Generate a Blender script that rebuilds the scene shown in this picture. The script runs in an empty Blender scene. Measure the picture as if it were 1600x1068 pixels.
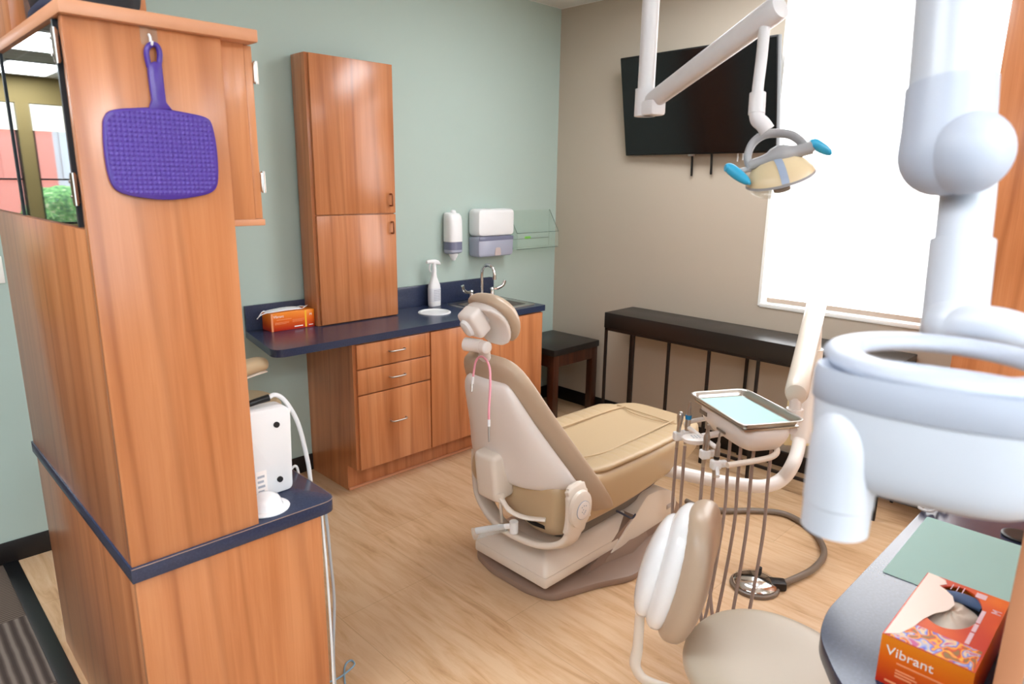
import bpy, bmesh, math, random
from mathutils import Vector, Matrix
random.seed(7)
SC = bpy.context.scene
COL = SC.collection
V = Vector
PI = math.pi

# ------------------------------------------------------------------ materials
def lin(c):
    return tuple(((x/255.0)/12.92 if x/255.0 <= 0.04045 else (((x/255.0)+0.055)/1.055)**2.4) for x in c)
def rgba(c): return lin(c)+(1.0,)
def mat(name, col, rough=0.5, metal=0.0, spec=0.5, coat=0.0, emit=None, estr=0.0, alpha=None, trans=0.0, ior=1.45):
    m = bpy.data.materials.new(name); m.use_nodes = True
    b = m.node_tree.nodes['Principled BSDF']
    b.inputs['Base Color'].default_value = rgba(col)
    b.inputs['Roughness'].default_value = rough
    b.inputs['Metallic'].default_value = metal
    b.inputs['Specular IOR Level'].default_value = spec
    b.inputs['Coat Weight'].default_value = coat
    b.inputs['Coat Roughness'].default_value = 0.15
    b.inputs['IOR'].default_value = ior
    b.inputs['Transmission Weight'].default_value = trans
    if alpha is not None: b.inputs['Alpha'].default_value = alpha
    if emit:
        b.inputs['Emission Color'].default_value = rgba(emit); b.inputs['Emission Strength'].default_value = estr
    return m
class NT:
    def __init__(s, m): s.m = m; s.t = m.node_tree; s.b = s.t.nodes['Principled BSDF']
    def n(s, typ, **kw):
        k = s.t.nodes.new(typ)
        for a, v in kw.items():
            if a in k.inputs: k.inputs[a].default_value = v
            else: setattr(k, a, v)
        return k
    def l(s, a, b): s.t.links.new(a, b)
    def coord(s, scale, rot=(0,0,0)):
        tc = s.n('ShaderNodeTexCoord'); mp = s.n('ShaderNodeMapping')
        mp.inputs['Scale'].default_value = scale; mp.inputs['Rotation'].default_value = rot
        s.l(tc.outputs['Object'], mp.inputs['Vector']); return mp.outputs['Vector']
    def ramp(s, fac, stops):
        r = s.n('ShaderNodeValToRGB'); e = r.color_ramp.elements
        while len(e) < len(stops): e.new(0.5)
        for i, (p, c) in enumerate(stops): e[i].position = p; e[i].color = rgba(c)
        s.l(fac, r.inputs['Fac']); return r.outputs['Color']
    def bump(s, h, strength=0.2, dist=0.01):
        b = s.n('ShaderNodeBump'); b.inputs['Strength'].default_value = strength; b.inputs['Distance'].default_value = dist
        s.l(h, b.inputs['Height']); s.l(b.outputs['Normal'], s.b.inputs['Normal'])

def wood(name, dark, mid, light, scale=1.0, rough=0.28):
    m = mat(name, mid, rough, spec=0.45); k = NT(m)
    v = k.coord((14*scale, 14*scale, 0.55*scale))
    n1 = k.n('ShaderNodeTexNoise', Scale=1.6, Detail=5.0, Roughness=0.6, Distortion=1.1); k.l(v, n1.inputs['Vector'])
    v2 = k.coord((5*scale, 5*scale, 0.35*scale))
    n2 = k.n('ShaderNodeTexNoise', Scale=1.0, Detail=2.0, Distortion=1.6); k.l(v2, n2.inputs['Vector'])
    v3 = k.coord((90*scale, 90*scale, 2.2*scale))
    n3 = k.n('ShaderNodeTexNoise', Scale=2.0, Detail=2.0); k.l(v3, n3.inputs['Vector'])
    a = k.n('ShaderNodeMath', operation='ADD'); k.l(n1.outputs['Fac'], a.inputs[0]); k.l(n2.outputs['Fac'], a.inputs[1])
    mu = k.n('ShaderNodeMath', operation='MULTIPLY_ADD'); k.l(n3.outputs['Fac'], mu.inputs[0]); mu.inputs[1].default_value = 0.22; k.l(a.outputs[0], mu.inputs[2])
    h = k.n('ShaderNodeMath', operation='MULTIPLY'); k.l(mu.outputs[0], h.inputs[0]); h.inputs[1].default_value = 0.45
    c = k.ramp(h.outputs[0], [(0.33, dark), (0.50, mid), (0.66, light)])
    wv = k.n('ShaderNodeTexWave', Scale=1.1*scale, Distortion=9.0, Detail=3.0); wv.bands_direction = 'DIAGONAL'; wv.inputs['Detail Scale'].default_value = 0.7
    v4 = k.coord((4.5, 4.5, 0.22)); k.l(v4, wv.inputs['Vector'])
    dk = k.ramp(wv.outputs['Fac'], [(0.0, (214,202,192)), (0.10, (240,236,232)), (0.3, (255,255,255))])
    mx = k.n('ShaderNodeMix', data_type='RGBA', blend_type='MULTIPLY'); mx.inputs[0].default_value = 0.55
    k.l(c, mx.inputs[6]); k.l(dk, mx.inputs[7]); k.l(mx.outputs[2], k.b.inputs['Base Color']); k.b.inputs['Coat Weight'].default_value = 0.4; k.b.inputs['Coat Roughness'].default_value = 0.2; return m
M = {}
M['wood'] = wood('cherry_laminate', (172,103,60), (193,123,77), (208,141,95))
M['wood_edge'] = mat('cherry_edge_band', (208,146,108), 0.35)
M['wood_dark'] = wood('dark_walnut', (44,22,14), (62,32,20), (84,44,26), 1.0, 0.3)
m = mat('navy_laminate', (40,52,82), 0.24, spec=0.5); k = NT(m)
n = k.n('ShaderNodeTexNoise', Scale=160.0, Detail=3.0); k.l(k.coord((1,1,1)), n.inputs['Vector'])
k.l(k.ramp(n.outputs['Fac'], [(0.3,(44,52,75)),(0.55,(48,57,82)),(0.75,(54,63,88))]), k.b.inputs['Base Color']); M['navy'] = m
M['navy_core'] = mat('laminate_core_edge', (150,125,110), 0.5)
def paint(name, col, rough=0.6):
    m = mat(name, col, rough, spec=0.3); k = NT(m)
    n = k.n('ShaderNodeTexNoise', Scale=130.0, Detail=2.0); k.l(k.coord((1,1,1)), n.inputs['Vector']); k.bump(n.outputs['Fac'], 0.08, 0.002); return m
M['green'] = paint('sage_green_paint', (176,194,186))
M['beige'] = paint('beige_paint', (190,177,160))
M['olive'] = paint('olive_tan_paint', (160,140,92))
M['cream'] = paint('cream_paint', (225,218,205))
m = mat('ceiling_tile', (232,232,228), 0.8); k = NT(m)
br = k.n('ShaderNodeTexBrick', Scale=1.0); br.offset = 0.0
for a, v in (('Color1',rgba((230,230,226))),('Color2',rgba((226,226,222))),('Mortar',rgba((250,250,250))),('Mortar Size',0.012),('Brick Width',0.61),('Row Height',0.61)): br.inputs[a].default_value = v
k.l(k.coord((1,1,1)), br.inputs['Vector']); k.l(br.outputs['Color'], k.b.inputs['Base Color']); M['ceil'] = m
# vinyl floor: boards along y with short darker flecks
m = mat('wood_look_vinyl', (208,170,124), 0.34, spec=0.45); k = NT(m)
n1 = k.n('ShaderNodeTexNoise', Scale=1.0, Detail=6.0, Roughness=0.65, Distortion=0.6); k.l(k.coord((26,3.2,1), (0,0,0.12)), n1.inputs['Vector'])
n2 = k.n('ShaderNodeTexNoise', Scale=1.0, Detail=3.0); k.l(k.coord((3.0,0.9,1), (0,0,0.12)), n2.inputs['Vector'])
ad = k.n('ShaderNodeMath', operation='MULTIPLY_ADD'); k.l(n2.outputs['Fac'], ad.inputs[0]); ad.inputs[1].default_value = 0.45; k.l(n1.outputs['Fac'], ad.inputs[2])
c = k.ramp(ad.outputs[0], [(0.48,(184,143,103)),(0.66,(208,169,129)),(0.84,(219,186,150))])
br = k.n('ShaderNodeTexBrick', Scale=1.0); br.offset = 0.5
for a, v in (('Color1',(1,1,1,1)),('Color2',(.96,.955,.95,1)),('Mortar',(.80,.77,.73,1)),('Mortar Size',0.0015),('Brick Width',0.92),('Row Height',0.46)): br.inputs[a].default_value = v
k.l(k.coord((1,1,1),(0,0,PI/2)), br.inputs['Vector'])
mx = k.n('ShaderNodeMix', data_type='RGBA', blend_type='MULTIPLY'); mx.inputs[0].default_value = 1.0
k.l(c, mx.inputs[6]); k.l(br.outputs['Color'], mx.inputs[7]); k.l(mx.outputs[2], k.b.inputs['Base Color']); k.bump(n1.outputs['Fac'], 0.05, 0.002); M['vinyl'] = m
m = mat('striped_carpet', (110,98,90), 0.95, spec=0.1); k = NT(m)
w = k.n('ShaderNodeTexWave', Scale=9.0, Distortion=0.6, Detail=2.0); w.bands_direction = 'X'; k.l(k.coord((1,1,1)), w.inputs['Vector'])
w2 = k.n('ShaderNodeTexWave', Scale=22.0, Distortion=1.0, Detail=2.0); w2.bands_direction = 'Y'; k.l(k.coord((1,1,1)), w2.inputs['Vector'])
ch = k.n('ShaderNodeTexChecker', Scale=2.0); k.l(k.coord((1,1,1)), ch.inputs['Vector'])
c1 = k.ramp(w.outputs['Fac'], [(0.1,(74,64,59)),(0.6,(98,87,80)),(0.95,(128,116,107))])
c2 = k.ramp(w2.outputs['Fac'], [(0.1,(80,69,62)),(0.6,(96,84,75)),(0.95,(116,103,92))])
mx = k.n('ShaderNodeMix', data_type='RGBA'); k.l(ch.outputs['Fac'], mx.inputs[0]); k.l(c1, mx.inputs[6]); k.l(c2, mx.inputs[7]); k.l(mx.outputs[2], k.b.inputs['Base Color']); M['carpet'] = m
M['basebd'] = mat('black_vinyl_base', (24,18,17), 0.45)
M['blackwood'] = mat('black_stained_top', (34,30,28), 0.34, spec=0.5)
M['blackmetal'] = mat('black_metal', (38,32,30), 0.4, metal=0.3)
def leather(name, col, rough=0.36):
    m = mat(name, col, rough, spec=0.5); k = NT(m)
    n = k.n('ShaderNodeTexNoise', Scale=220.0, Detail=3.0); k.l(k.coord((1,1,1)), n.inputs['Vector']); k.bump(n.outputs['Fac'], 0.06, 0.002); return m
M['tan'] = leather('tan_vinyl', (196,171,136))
M['taupe'] = leather('taupe_vinyl', (188,166,143), 0.34)
M['cream_vinyl'] = leather('cream_vinyl', (200,189,170), 0.4)
M['shell'] = mat('warm_white_shell', (236,229,224), 0.34, coat=0.15)
M['shell2'] = mat('cream_white_cover', (229,218,205), 0.32, coat=0.2)
M['base_taupe'] = mat('taupe_base_casting', (150,126,112), 0.4)
M['xray'] = mat('bluish_white_enamel', (202,207,216), 0.34, coat=0.2)
M['xray_joint'] = mat('bluish_white_joint', (184,191,205), 0.4)
M['lampw'] = mat('grey_white_enamel', (222,220,221), 0.36)
M['lampg'] = mat('light_grey_plastic', (160,160,162), 0.4)
M['white'] = mat('white_plastic', (238,239,240), 0.34)
M['whitegl'] = mat('glossy_white_plastic', (243,244,246), 0.12, coat=0.3)
M['dispg'] = mat('translucent_grey_plastic', (168,172,190), 0.25)
M['dispd'] = mat('dark_grey_window', (118,122,146), 0.2)
M['black'] = mat('black_plastic', (18,18,19), 0.4)
M['rubber'] = mat('black_rubber', (30,31,34), 0.7)
M['screen'] = mat('tv_screen_glass', (9,9,11), 0.16, spec=0.5)
M['chrome'] = mat('chrome', (225,225,225), 0.12, metal=1.0)
M['steel'] = mat('brushed_steel', (190,186,180), 0.28, metal=1.0)
M['steelw'] = mat('warm_bronze_pull', (150,100,70), 0.3, metal=0.8)
M['nickel'] = mat('nickel_hinge', (196,190,184), 0.25, metal=1.0)
m = mat('mirror_glass', (225,230,228), 0.02, metal=1.0); M['mirror'] = m
M['mirror_edge'] = mat('dark_mirror_edge', (26,34,40), 0.3)
m = mat('purple_plastic', (74,48,142), 0.3, spec=0.5); M['purple'] = m
M['purple_pat'] = mat('purple_textured_plastic', (80,54,150), 0.36, spec=0.5)
def clear(name, tint=(235,240,238), amount=0.82):
    m = bpy.data.materials.new(name); m.use_nodes = True; t = m.node_tree; t.nodes.clear()
    o = t.nodes.new('ShaderNodeOutputMaterial'); mx = t.nodes.new('ShaderNodeMixShader'); tr = t.nodes.new('ShaderNodeBsdfTransparent'); gl = t.nodes.new('ShaderNodeBsdfPrincipled')
    tr.inputs['Color'].default_value = rgba(tint); gl.inputs['Base Color'].default_value = rgba(tint); gl.inputs['Roughness'].default_value = 0.08
    mx.inputs[0].default_value = 1-amount
    t.links.new(tr.outputs[0], mx.inputs[1]); t.links.new(gl.outputs[0], mx.inputs[2]); t.links.new(mx.outputs[0], o.inputs[0]); return m
M['acrylic'] = clear('clear_acrylic', (249,252,250), 0.93)
M['acr_edge'] = clear('acrylic_edge', (96,112,104), 0.25)
M['shield'] = clear('clear_lamp_shield', (248,248,246), 0.86)
M['sleeve'] = clear('clear_plastic_sleeve', (244,246,246), 0.78)
M['glass'] = clear('window_glass', (240,246,246), 0.92)
M['gold'] = mat('dichroic_reflector', (226,206,166), 0.3, spec=0.5)
M['bluestrip'] = mat('reflector_blue_band', (160,176,200), 0.25)
M['blue'] = mat('blue_barrier_film', (52,168,210), 0.35)
M['bluecord'] = mat('pale_blue_cord', (140,176,200), 0.4)
M['teal'] = mat('pale_teal_paper', (164,202,196), 0.75)
M['aqua'] = mat('pale_aqua_paper', (178,216,212), 0.75)
M['hose'] = mat('taupe_silicone_hose', (158,140,132), 0.35)
M['hosed'] = mat('grey_brown_hose', (124,110,98), 0.35)
M['cordw'] = mat('white_cord', (226,228,230), 0.4)
M['cordg'] = mat('grey_cord', (168,172,176), 0.45)
M['pink'] = mat('pink_silicone', (238,160,176), 0.4)
M['yellowed'] = mat('yellowed_cream_plastic', (233,220,176), 0.4)
M['hem'] = mat('shade_hem_fabric', (176,160,146), 0.8)
M['sill'] = mat('white_sill_paint', (246,245,240), 0.45)
M['shade'] = mat('backlit_shade', (250,250,246), 0.8, emit=(250,252,255), estr=4.0)
M['shade2'] = mat('half_lowered_shade', (236,234,222), 0.8, emit=(255,250,236), estr=0.5)
M['lightpanel'] = mat('troffer_diffuser', (250,250,248), 0.6, emit=(243,249,255), estr=13.0)
M['troffer'] = mat('white_troffer', (240,240,238), 0.5)
M['glove'] = mat('pale_latex', (232,226,212), 0.6)
M['gloveblue'] = mat('blue_grey_nitrile', (110,136,180), 0.5)
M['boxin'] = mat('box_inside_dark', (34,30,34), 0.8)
M['printw'] = mat('white_print', (250,244,240), 0.6)
M['printp'] = mat('pale_orange_print', (246,160,110), 0.6)
M['printl'] = mat('pale_lilac_print', (232,200,210), 0.6)
M['printy'] = mat('yellow_print', (250,190,40), 0.6)
M['printg'] = mat('grey_print', (170,174,184), 0.6)
M['printgreen'] = mat('green_print', (120,190,80), 0.6)
m = mat('orange_carton', (232,110,24), 0.4); k = NT(m)
g = k.n('ShaderNodeTexGradient'); k.l(k.coord((1,1,1)), g.inputs['Vector'])
sp = k.n('ShaderNodeSeparateXYZ'); tc = k.n('ShaderNodeTexCoord'); k.l(tc.outputs['Generated'], sp.inputs[0])
k.l(k.ramp(sp.outputs['Z'], [(0.05,(196,44,20)),(0.55,(236,104,16)),(0.95,(246,140,24))]), k.b.inputs['Base Color']); M['orange'] = m
m = mat('orange_red_carton_top', (226,84,30), 0.35); k = NT(m)
n = k.n('ShaderNodeTexNoise', Scale=7.0, Detail=1.0); k.l(k.coord((1,1,1)), n.inputs['Vector'])
k.l(k.ramp(n.outputs['Fac'], [(0.35,(206,56,30)),(0.55,(232,96,26)),(0.7,(244,128,30))]), k.b.inputs['Base Color']); M['orangetop'] = m
m = mat('multicolour_picture', (120,120,200), 0.35); k = NT(m)
no = k.n('ShaderNodeTexNoise', Scale=26.0, Detail=0.5, Distortion=1.6); k.l(k.coord((1,1.4,1)), no.inputs['Vector'])
k.l(k.ramp(no.outputs['Fac'], [(0.30,(150,120,70)),(0.37,(226,72,40)),(0.43,(250,196,60)),(0.48,(236,130,100)),(0.52,(104,104,206)),(0.57,(150,176,236)),(0.63,(240,214,170)),(0.70,(200,90,150))]), k.b.inputs['Base Color']); M['picture'] = m
M['handpic'] = mat('pale_hand_picture', (252,236,224), 0.35)
M['brick'] = mat('red_brick_outside', (196,112,98), 0.8)
M['stone'] = mat('grey_stone_outside', (196,200,206), 0.8)
m = mat('leafy_green', (112,160,84), 0.6); k = NT(m)
n = k.n('ShaderNodeTexNoise', Scale=18.0, Detail=3.0); k.l(k.coord((1,1,1)), n.inputs['Vector'])
k.l(k.ramp(n.outputs['Fac'], [(0.35,(60,110,50)),(0.55,(120,180,84)),(0.72,(220,210,170))]), k.b.inputs['Base Color']); M['leaf'] = m
M['ground'] = mat('pavement_outside', (190,186,178), 0.9)
M['bagblack'] = mat('black_nylon', (26,26,32), 0.7)
M['bagnavy'] = mat('navy_nylon', (30,34,60), 0.65)
M['labelp'] = mat('label_grey', (190,182,178), 0.5)

# ------------------------------------------------------------------ mesh helpers
def new(): return bmesh.new()
def box(bm, x0, x1, y0, y1, z0, z1, bev=0.0, seg=2):
    x0, x1 = min(x0,x1), max(x0,x1); y0, y1 = min(y0,y1), max(y0,y1); z0, z1 = min(z0,z1), max(z0,z1)
    r = bmesh.ops.create_cube(bm, size=1.0)
    vs = r['verts']
    for v in vs: v.co = V(((x0+x1)/2+v.co.x*(x1-x0), (y0+y1)/2+v.co.y*(y1-y0), (z0+z1)/2+v.co.z*(z1-z0)))
    if bev > 0:
        es = list({e for v in vs for e in v.link_edges})
        bmesh.ops.bevel(bm, geom=es, offset=min(bev, .49*min(x1-x0,y1-y0,z1-z0)), segments=seg, profile=0.5, affect='EDGES')
    return bm
def obox(bm, c, X, Y, Z, hx, hy, hz, bev=0.0, seg=2):
    """box with own axes"""
    c = V(c); X = V(X).normalized(); Y = V(Y).normalized(); Z = V(Z).normalized()
    t = new(); box(t, -hx, hx, -hy, hy, -hz, hz, bev, seg)
    for v in t.verts: v.co = c + X*v.co.x + Y*v.co.y + Z*v.co.z
    join(bm, t); return bm
def join(bm, t):
    me = bpy.data.meshes.new('tmp'); t.to_mesh(me); t.free(); bm.from_mesh(me); bpy.data.meshes.remove(me)
def loft(bm, rings, cap=True, closed=False):
    R = [[bm.verts.new(p) for p in r] for r in rings]
    n = len(R[0])
    for i in range(len(R)-1 if not closed else len(R)):
        a, b = R[i], R[(i+1) % len(R)]
        for j in range(n): bm.faces.new((a[j], a[(j+1)%n], b[(j+1)%n], b[j]))
    if cap and not closed:
        bm.faces.new(list(reversed(R[0]))); bm.faces.new(R[-1])
    return bm
def sring(c, U, W, a, b, e=2.0, n=24, off=0.0):
    c = V(c); U = V(U); W = V(W); out = []
    for i in range(n):
        t = 2*PI*i/n + off; cs, sn = math.cos(t), math.sin(t)
        x = math.copysign(abs(cs)**(2/e), cs)*a; y = math.copysign(abs(sn)**(2/e), sn)*b
        out.append(c+U*x+W*y)
    return out
def frame(d):
    d = V(d).normalized(); u = d.cross(V((0,0,1)))
    if u.length < 0.05: u = d.cross(V((0,1,0)))
    u.normalize(); return u, u.cross(d)
def cyl(bm, p0, p1, r0, r1=None, n=24, cap=True):
    r1 = r0 if r1 is None else r1; p0, p1 = V(p0), V(p1); u, w = frame(p1-p0)
    loft(bm, [sring(p0,u,w,r0,r0,2,n), sring(p1,u,w,r1,r1,2,n)], cap); return bm
def spline(pts, k=8):
    P = [V(p) for p in pts]; out = []
    if len(P) < 3: return P
    for i in range(len(P)-1):
        a = P[i-1] if i > 0 else P[i]*2-P[i+1]; b = P[i]; c = P[i+1]; d = P[i+2] if i+2 < len(P) else P[i+1]*2-P[i]
        for j in range(k):
            t = j/k; out.append(0.5*((2*b)+(c-a)*t+(2*a-5*b+4*c-d)*t*t+(3*b-a-3*c+d)*t**3))
    out.append(P[-1]); return out
def tube(bm, pts, r, n=12, k=8, smooth=True, flat=None, e=2.0):
    P = spline(pts, k) if smooth else [V(p) for p in pts]
    N = len(P); rings = []
    T = [(P[min(i+1,N-1)]-P[max(i-1,0)]).normalized() for i in range(N)]
    u, w = frame(T[0])
    if flat is not None:
        u = V(flat)-T[0]*V(flat).dot(T[0]); u.normalize(); w = u.cross(T[0])
    for i in range(N):
        u = (u-T[i]*u.dot(T[i])).normalized(); w = u.cross(T[i])
        s = i/(N-1)
        if callable(r): ra, rb = r(s)
        elif isinstance(r, tuple): ra, rb = r
        else: ra = rb = r
        rings.append(sring(P[i], u, w, ra, rb, e, n))
    loft(bm, rings); return bm
def lathe(bm, c, axis, prof, n=32, cap=True):
    c = V(c); ax = V(axis).normalized(); u, w = frame(ax)
    loft(bm, [sring(c+ax*h, u, w, max(r,1e-4), max(r,1e-4), 2, n) for r, h in prof], cap); return bm
def ball(bm, c, r, n=20, sc=(1,1,1)):
    t = new(); bmesh.ops.create_uvsphere(t, u_segments=n, v_segments=n//2+2, radius=1.0)
    for v in t.verts: v.co = V(c)+V((v.co.x*sc[0]*r, v.co.y*sc[1]*r, v.co.z*sc[2]*r))
    join(bm, t); return bm
def rpoly(pts, rads, k=6):
    """round the corners of a 2D polygon"""
    out = []; n = len(pts)
    for i in range(n):
        p = V(pts[i]).to_2d(); a = V(pts[i-1]).to_2d(); b = V(pts[(i+1)%n]).to_2d(); r = rads[i] if isinstance(rads,(list,tuple)) else rads
        if r <= 0: out.append(p); continue
        da = (a-p).normalized(); db = (b-p).normalized(); s = p+da*r; e = p+db*r
        for j in range(k+1):
            t = j/k; out.append((s*(1-t)+p*t)*(1-t)+(p*(1-t)+e*t)*t)
    return out
def prism(bm, poly, z0, z1, bev=0.0):
    t = new(); vs = [t.verts.new((p[0],p[1],z0)) for p in poly]; f = t.faces.new(vs)
    r = bmesh.ops.extrude_face_region(t, geom=[f]); up = [g for g in r['geom'] if isinstance(g, bmesh.types.BMVert)]
    for v in up: v.co.z = z1
    bmesh.ops.recalc_face_normals(t, faces=t.faces)
    if bev > 0:
        es = [e for e in t.edges if abs(e.verts[0].co.z-e.verts[1].co.z) < 1e-6]
        bmesh.ops.bevel(t, geom=es, offset=bev, segments=2, profile=0.5, affect='EDGES')
    join(bm, t); return bm
def plate(bm, poly, O, X, Y, th):
    """flat polygon given in the (X, Y) plane at O, thickness th along X x Y"""
    t = new(); prism(t, poly, 0, th); O = V(O); X = V(X).normalized(); Y = V(Y).normalized(); Z = X.cross(Y)
    for v in t.verts: v.co = O+X*v.co.x+Y*v.co.y+Z*v.co.z
    join(bm, t); return bm
def text(bm, s, O, X, Y, size, th=0.0004):
    cu = bpy.data.curves.new('t', 'FONT'); cu.body = s; cu.size = size; cu.extrude = th; cu.resolution_u = 3
    ob = bpy.data.objects.new('t', cu); COL.objects.link(ob); dg = bpy.context.evaluated_depsgraph_get(); dg.update()
    me = bpy.data.meshes.new_from_object(ob.evaluated_get(dg)); bpy.data.objects.remove(ob); bpy.data.curves.remove(cu)
    t = new(); t.from_mesh(me); bpy.data.meshes.remove(me); O = V(O); X = V(X).normalized(); Y = V(Y).normalized(); Z = X.cross(Y)
    for v in t.verts: v.co = O+X*v.co.x+Y*v.co.y+Z*v.co.z
    join(bm, t); return bm

# ------------------------------------------------------------------ object helpers
ORIG = {}
def thing(name, label, cat, loc, group=None):
    o = bpy.data.objects.new(name, None); COL.objects.link(o); o.location = loc; o.empty_display_size = 0.05
    o['label'] = label; o['category'] = cat
    if group: o['group'] = group
    ORIG[o] = V(loc); return o
def obj(name, bm, m, parent=None, label=None, sub=0, angle=38, loc=None, cat=None, group=None, kind=None):
    bmesh.ops.remove_doubles(bm, verts=bm.verts, dist=1e-6)
    bmesh.ops.recalc_face_normals(bm, faces=bm.faces)
    o0 = ORIG[parent] if parent is not None else (V(loc) if loc is not None else V((0,0,0)))
    if parent is None and loc is None and len(bm.verts):
        xs = [v.co.x for v in bm.verts]; ys = [v.co.y for v in bm.verts]; zs = [v.co.z for v in bm.verts]
        o0 = V(((min(xs)+max(xs))/2, (min(ys)+max(ys))/2, min(zs)))
    for v in bm.verts: v.co -= o0
    me = bpy.data.meshes.new(name); bm.to_mesh(me); bm.free()
    me.polygons.foreach_set('use_smooth', [True]*len(me.polygons)); me.set_sharp_from_angle(angle=math.radians(angle))
    for x in (m if isinstance(m, (list, tuple)) else [m]): me.materials.append(x)
    o = bpy.data.objects.new(name, me); COL.objects.link(o); ORIG[o] = o0
    if parent is not None: o.parent = parent
    else: o.location = o0
    if label: o['label'] = label
    if cat: o['category'] = cat
    if group: o['group'] = group
    if kind: o['kind'] = kind
    if sub:
        s = o.modifiers.new('sub', 'SUBSURF'); s.levels = sub; s.render_levels = sub
    return o
def structure(name, bm, m, label=None): return obj(name, bm, m, kind='structure', label=label, loc=(0,0,0))
def solo(name, bm, m, label, cat, group=None, **kw): return obj(name, bm, m, label=label, cat=cat, group=group, **kw)
def clone(root, delta, label, group=None):
    r = root.copy(); COL.objects.link(r); r.location = root.location+V(delta); r['label'] = label
    if group: r['group'] = group
    for ch in list(root.children):
        c = ch.copy(); COL.objects.link(c); c.parent = r
        for g in list(ch.children):
            d = g.copy(); COL.objects.link(d); d.parent = c
    return r

# ================================================================== SETTING
CEIL = 2.9
b = new(); box(b, -3.645, 0.0, -6.5, 0.0, -0.06, 0.0); structure('floor', b, M['vinyl'])
b = new(); box(b, -9.0, -3.645, -6.5, 7.4, -0.06, 0.0); box(b, -3.645, 0.0, 0.1, 7.4, -0.06, 0.0); structure('floor_carpet', b, M['carpet'])
b = new(); box(b, -3.648, -3.592, -6.5, 0.0, 0.0, 0.007, 0.003); structure('trim_1', b, M['black'])
b = new(); box(b, -9.0, 0.2, -6.6, 7.5, CEIL, CEIL+0.08); structure('ceiling', b, M['ceil'])
b = new(); box(b, -3.69, 0.12, 0.0, 0.1, 0, CEIL); structure('wall_back', b, M['green'])
WY0, WY1, WZ0, WZ1 = -1.686, -2.95, 0.992, 2.86
b = new()
box(b, 0, 0.16, WY0, 0.12, 0, CEIL); box(b, 0, 0.16, -6.5, WY1, 0, CEIL); box(b, 0, 0.16, WY1, WY0, 0, WZ0); box(b, 0, 0.16, WY1, WY0, WZ1, CEIL)
structure('wall_right', b, M['beige'])
RX0, RX1, RZ0, RZ1 = -6.0, -2.8, 0.8, 2.75
b = new(); box(b, -9.0, RX0, -6.6, -6.5, 0, CEIL); box(b, RX1, 0.16, -6.6, -6.5, 0, CEIL); box(b, RX0, RX1, -6.6, -6.5, 0, RZ0); box(b, RX0, RX1, -6.6, -6.5, RZ1, CEIL); structure('wall_front', b, M['cream'])
f = new()
for (x0, x1, z0, z1) in ((RX0,RX0+.05,RZ0,RZ1),(RX1-.05,RX1,RZ0,RZ1),(RX0,RX1,RZ0,RZ0+.05),(RX0,RX1,RZ1-.05,RZ1),((RX0+RX1)/2-.02,(RX0+RX1)/2+.02,RZ0,RZ1)): box(f, x0, x1, -6.57, -6.53, z0, z1)
w5 = structure('window_5', f, M['white'])  # unseen rear window, added so sky light brightens things from the camera side
g = new(); box(g, RX0+.05, RX1-.05, -6.553, -6.547, RZ0+.05, RZ1-.05); obj('pane', g, M['glass'], w5)
b = new(); box(b, -9.1, -9.0, -6.6, 7.5, 0, CEIL); structure('wall_left', b, M['olive'])
b = new(); box(b, -0.1, 0.0, 0.12, 7.4, 0, CEIL); structure('wall_corridor', b, M['olive'])
# the far wall, seen only in the mirrored doors
FY = 7.3
wins = [(-6.12,-5.215), (-5.065,-4.16), (-3.4,-2.5)]
b = new(); edges = sorted(wins); x = -9.0
for (a, c) in edges:
    box(b, x, a, FY, FY+0.14, 0, CEIL); box(b, a, c, FY, FY+0.14, 0, 1.04); box(b, a, c, FY, FY+0.14, 2.575, CEIL); x = c
box(b, x, 0.0, FY, FY+0.14, 0, CEIL)
structure('wall_far', b, M['olive'])
for i, (a, c) in enumerate(wins):
    f = new()
    for (x0, x1, z0, z1) in ((a,a+.03,1.04,2.575),(c-.03,c,1.04,2.575),(a,c,1.04,1.07),(a,c,2.545,2.575),(a,c,1.62,1.64),((a+c)/2-.012,(a+c)/2+.012,1.04,2.575)):
        box(f, x0, x1, FY+.05, FY+.10, z0, z1)
    w = structure('window_%d' % (i+2), f, M['black'])
    g = new(); box(g, a+.03, c-.03, FY+.072, FY+.078, 1.07, 2.545); obj('pane', g, M['glass'], w)
    s = new(); box(s, a+.01, c-.01, FY+.02, FY+.03, 2.24, 2.57); obj('shade', s, M['shade2'], w)
# right window: recess, sill, glass and rolled-down shade
f = new()
box(f, 0.10, 0.14, WY0, WY0-.05, WZ0, WZ1); box(f, 0.10, 0.14, WY1, WY1+.05, WZ0, WZ1); box(f, 0.10, 0.14, WY1, WY0, WZ0, WZ0+.05); box(f, 0.10, 0.14, WY1, WY0, WZ1-.05, WZ1)
w1 = structure('window_1', f, M['white'])
g = new(); box(g, 0.117, 0.123, WY1+.05, WY0-.05, WZ0+.05, WZ1-.05); obj('pane', g, M['glass'], w1)
b = new(); box(b, -0.006, 0.10, WY1, WY0, WZ0-.02, WZ0+.004, .003); obj('window_sill', b, M['sill'], w1)
b = new(); box(b, -0.004, 0.10, WY0-.006, WY0+.012, WZ0-.012, WZ1); obj('reveal', b, M['sill'], w1)
sh = thing('roller_shade', 'white roller shade pulled down over the bright window beside the screen', 'window shade', (0.05,-2.3,1.0))
b = new(); box(b, 0.048, 0.052, WY1+.02, WY0-.026, 1.028, WZ1-.07); obj('shade_fabric', b, M['shade'], sh)
b = new(); box(b, 0.042, 0.058, WY1+.02, WY0-.020, 0.999, 1.028, .004); obj('hem_bar', b, M['hem'], sh, label='taupe hem bar along the bottom')
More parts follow.
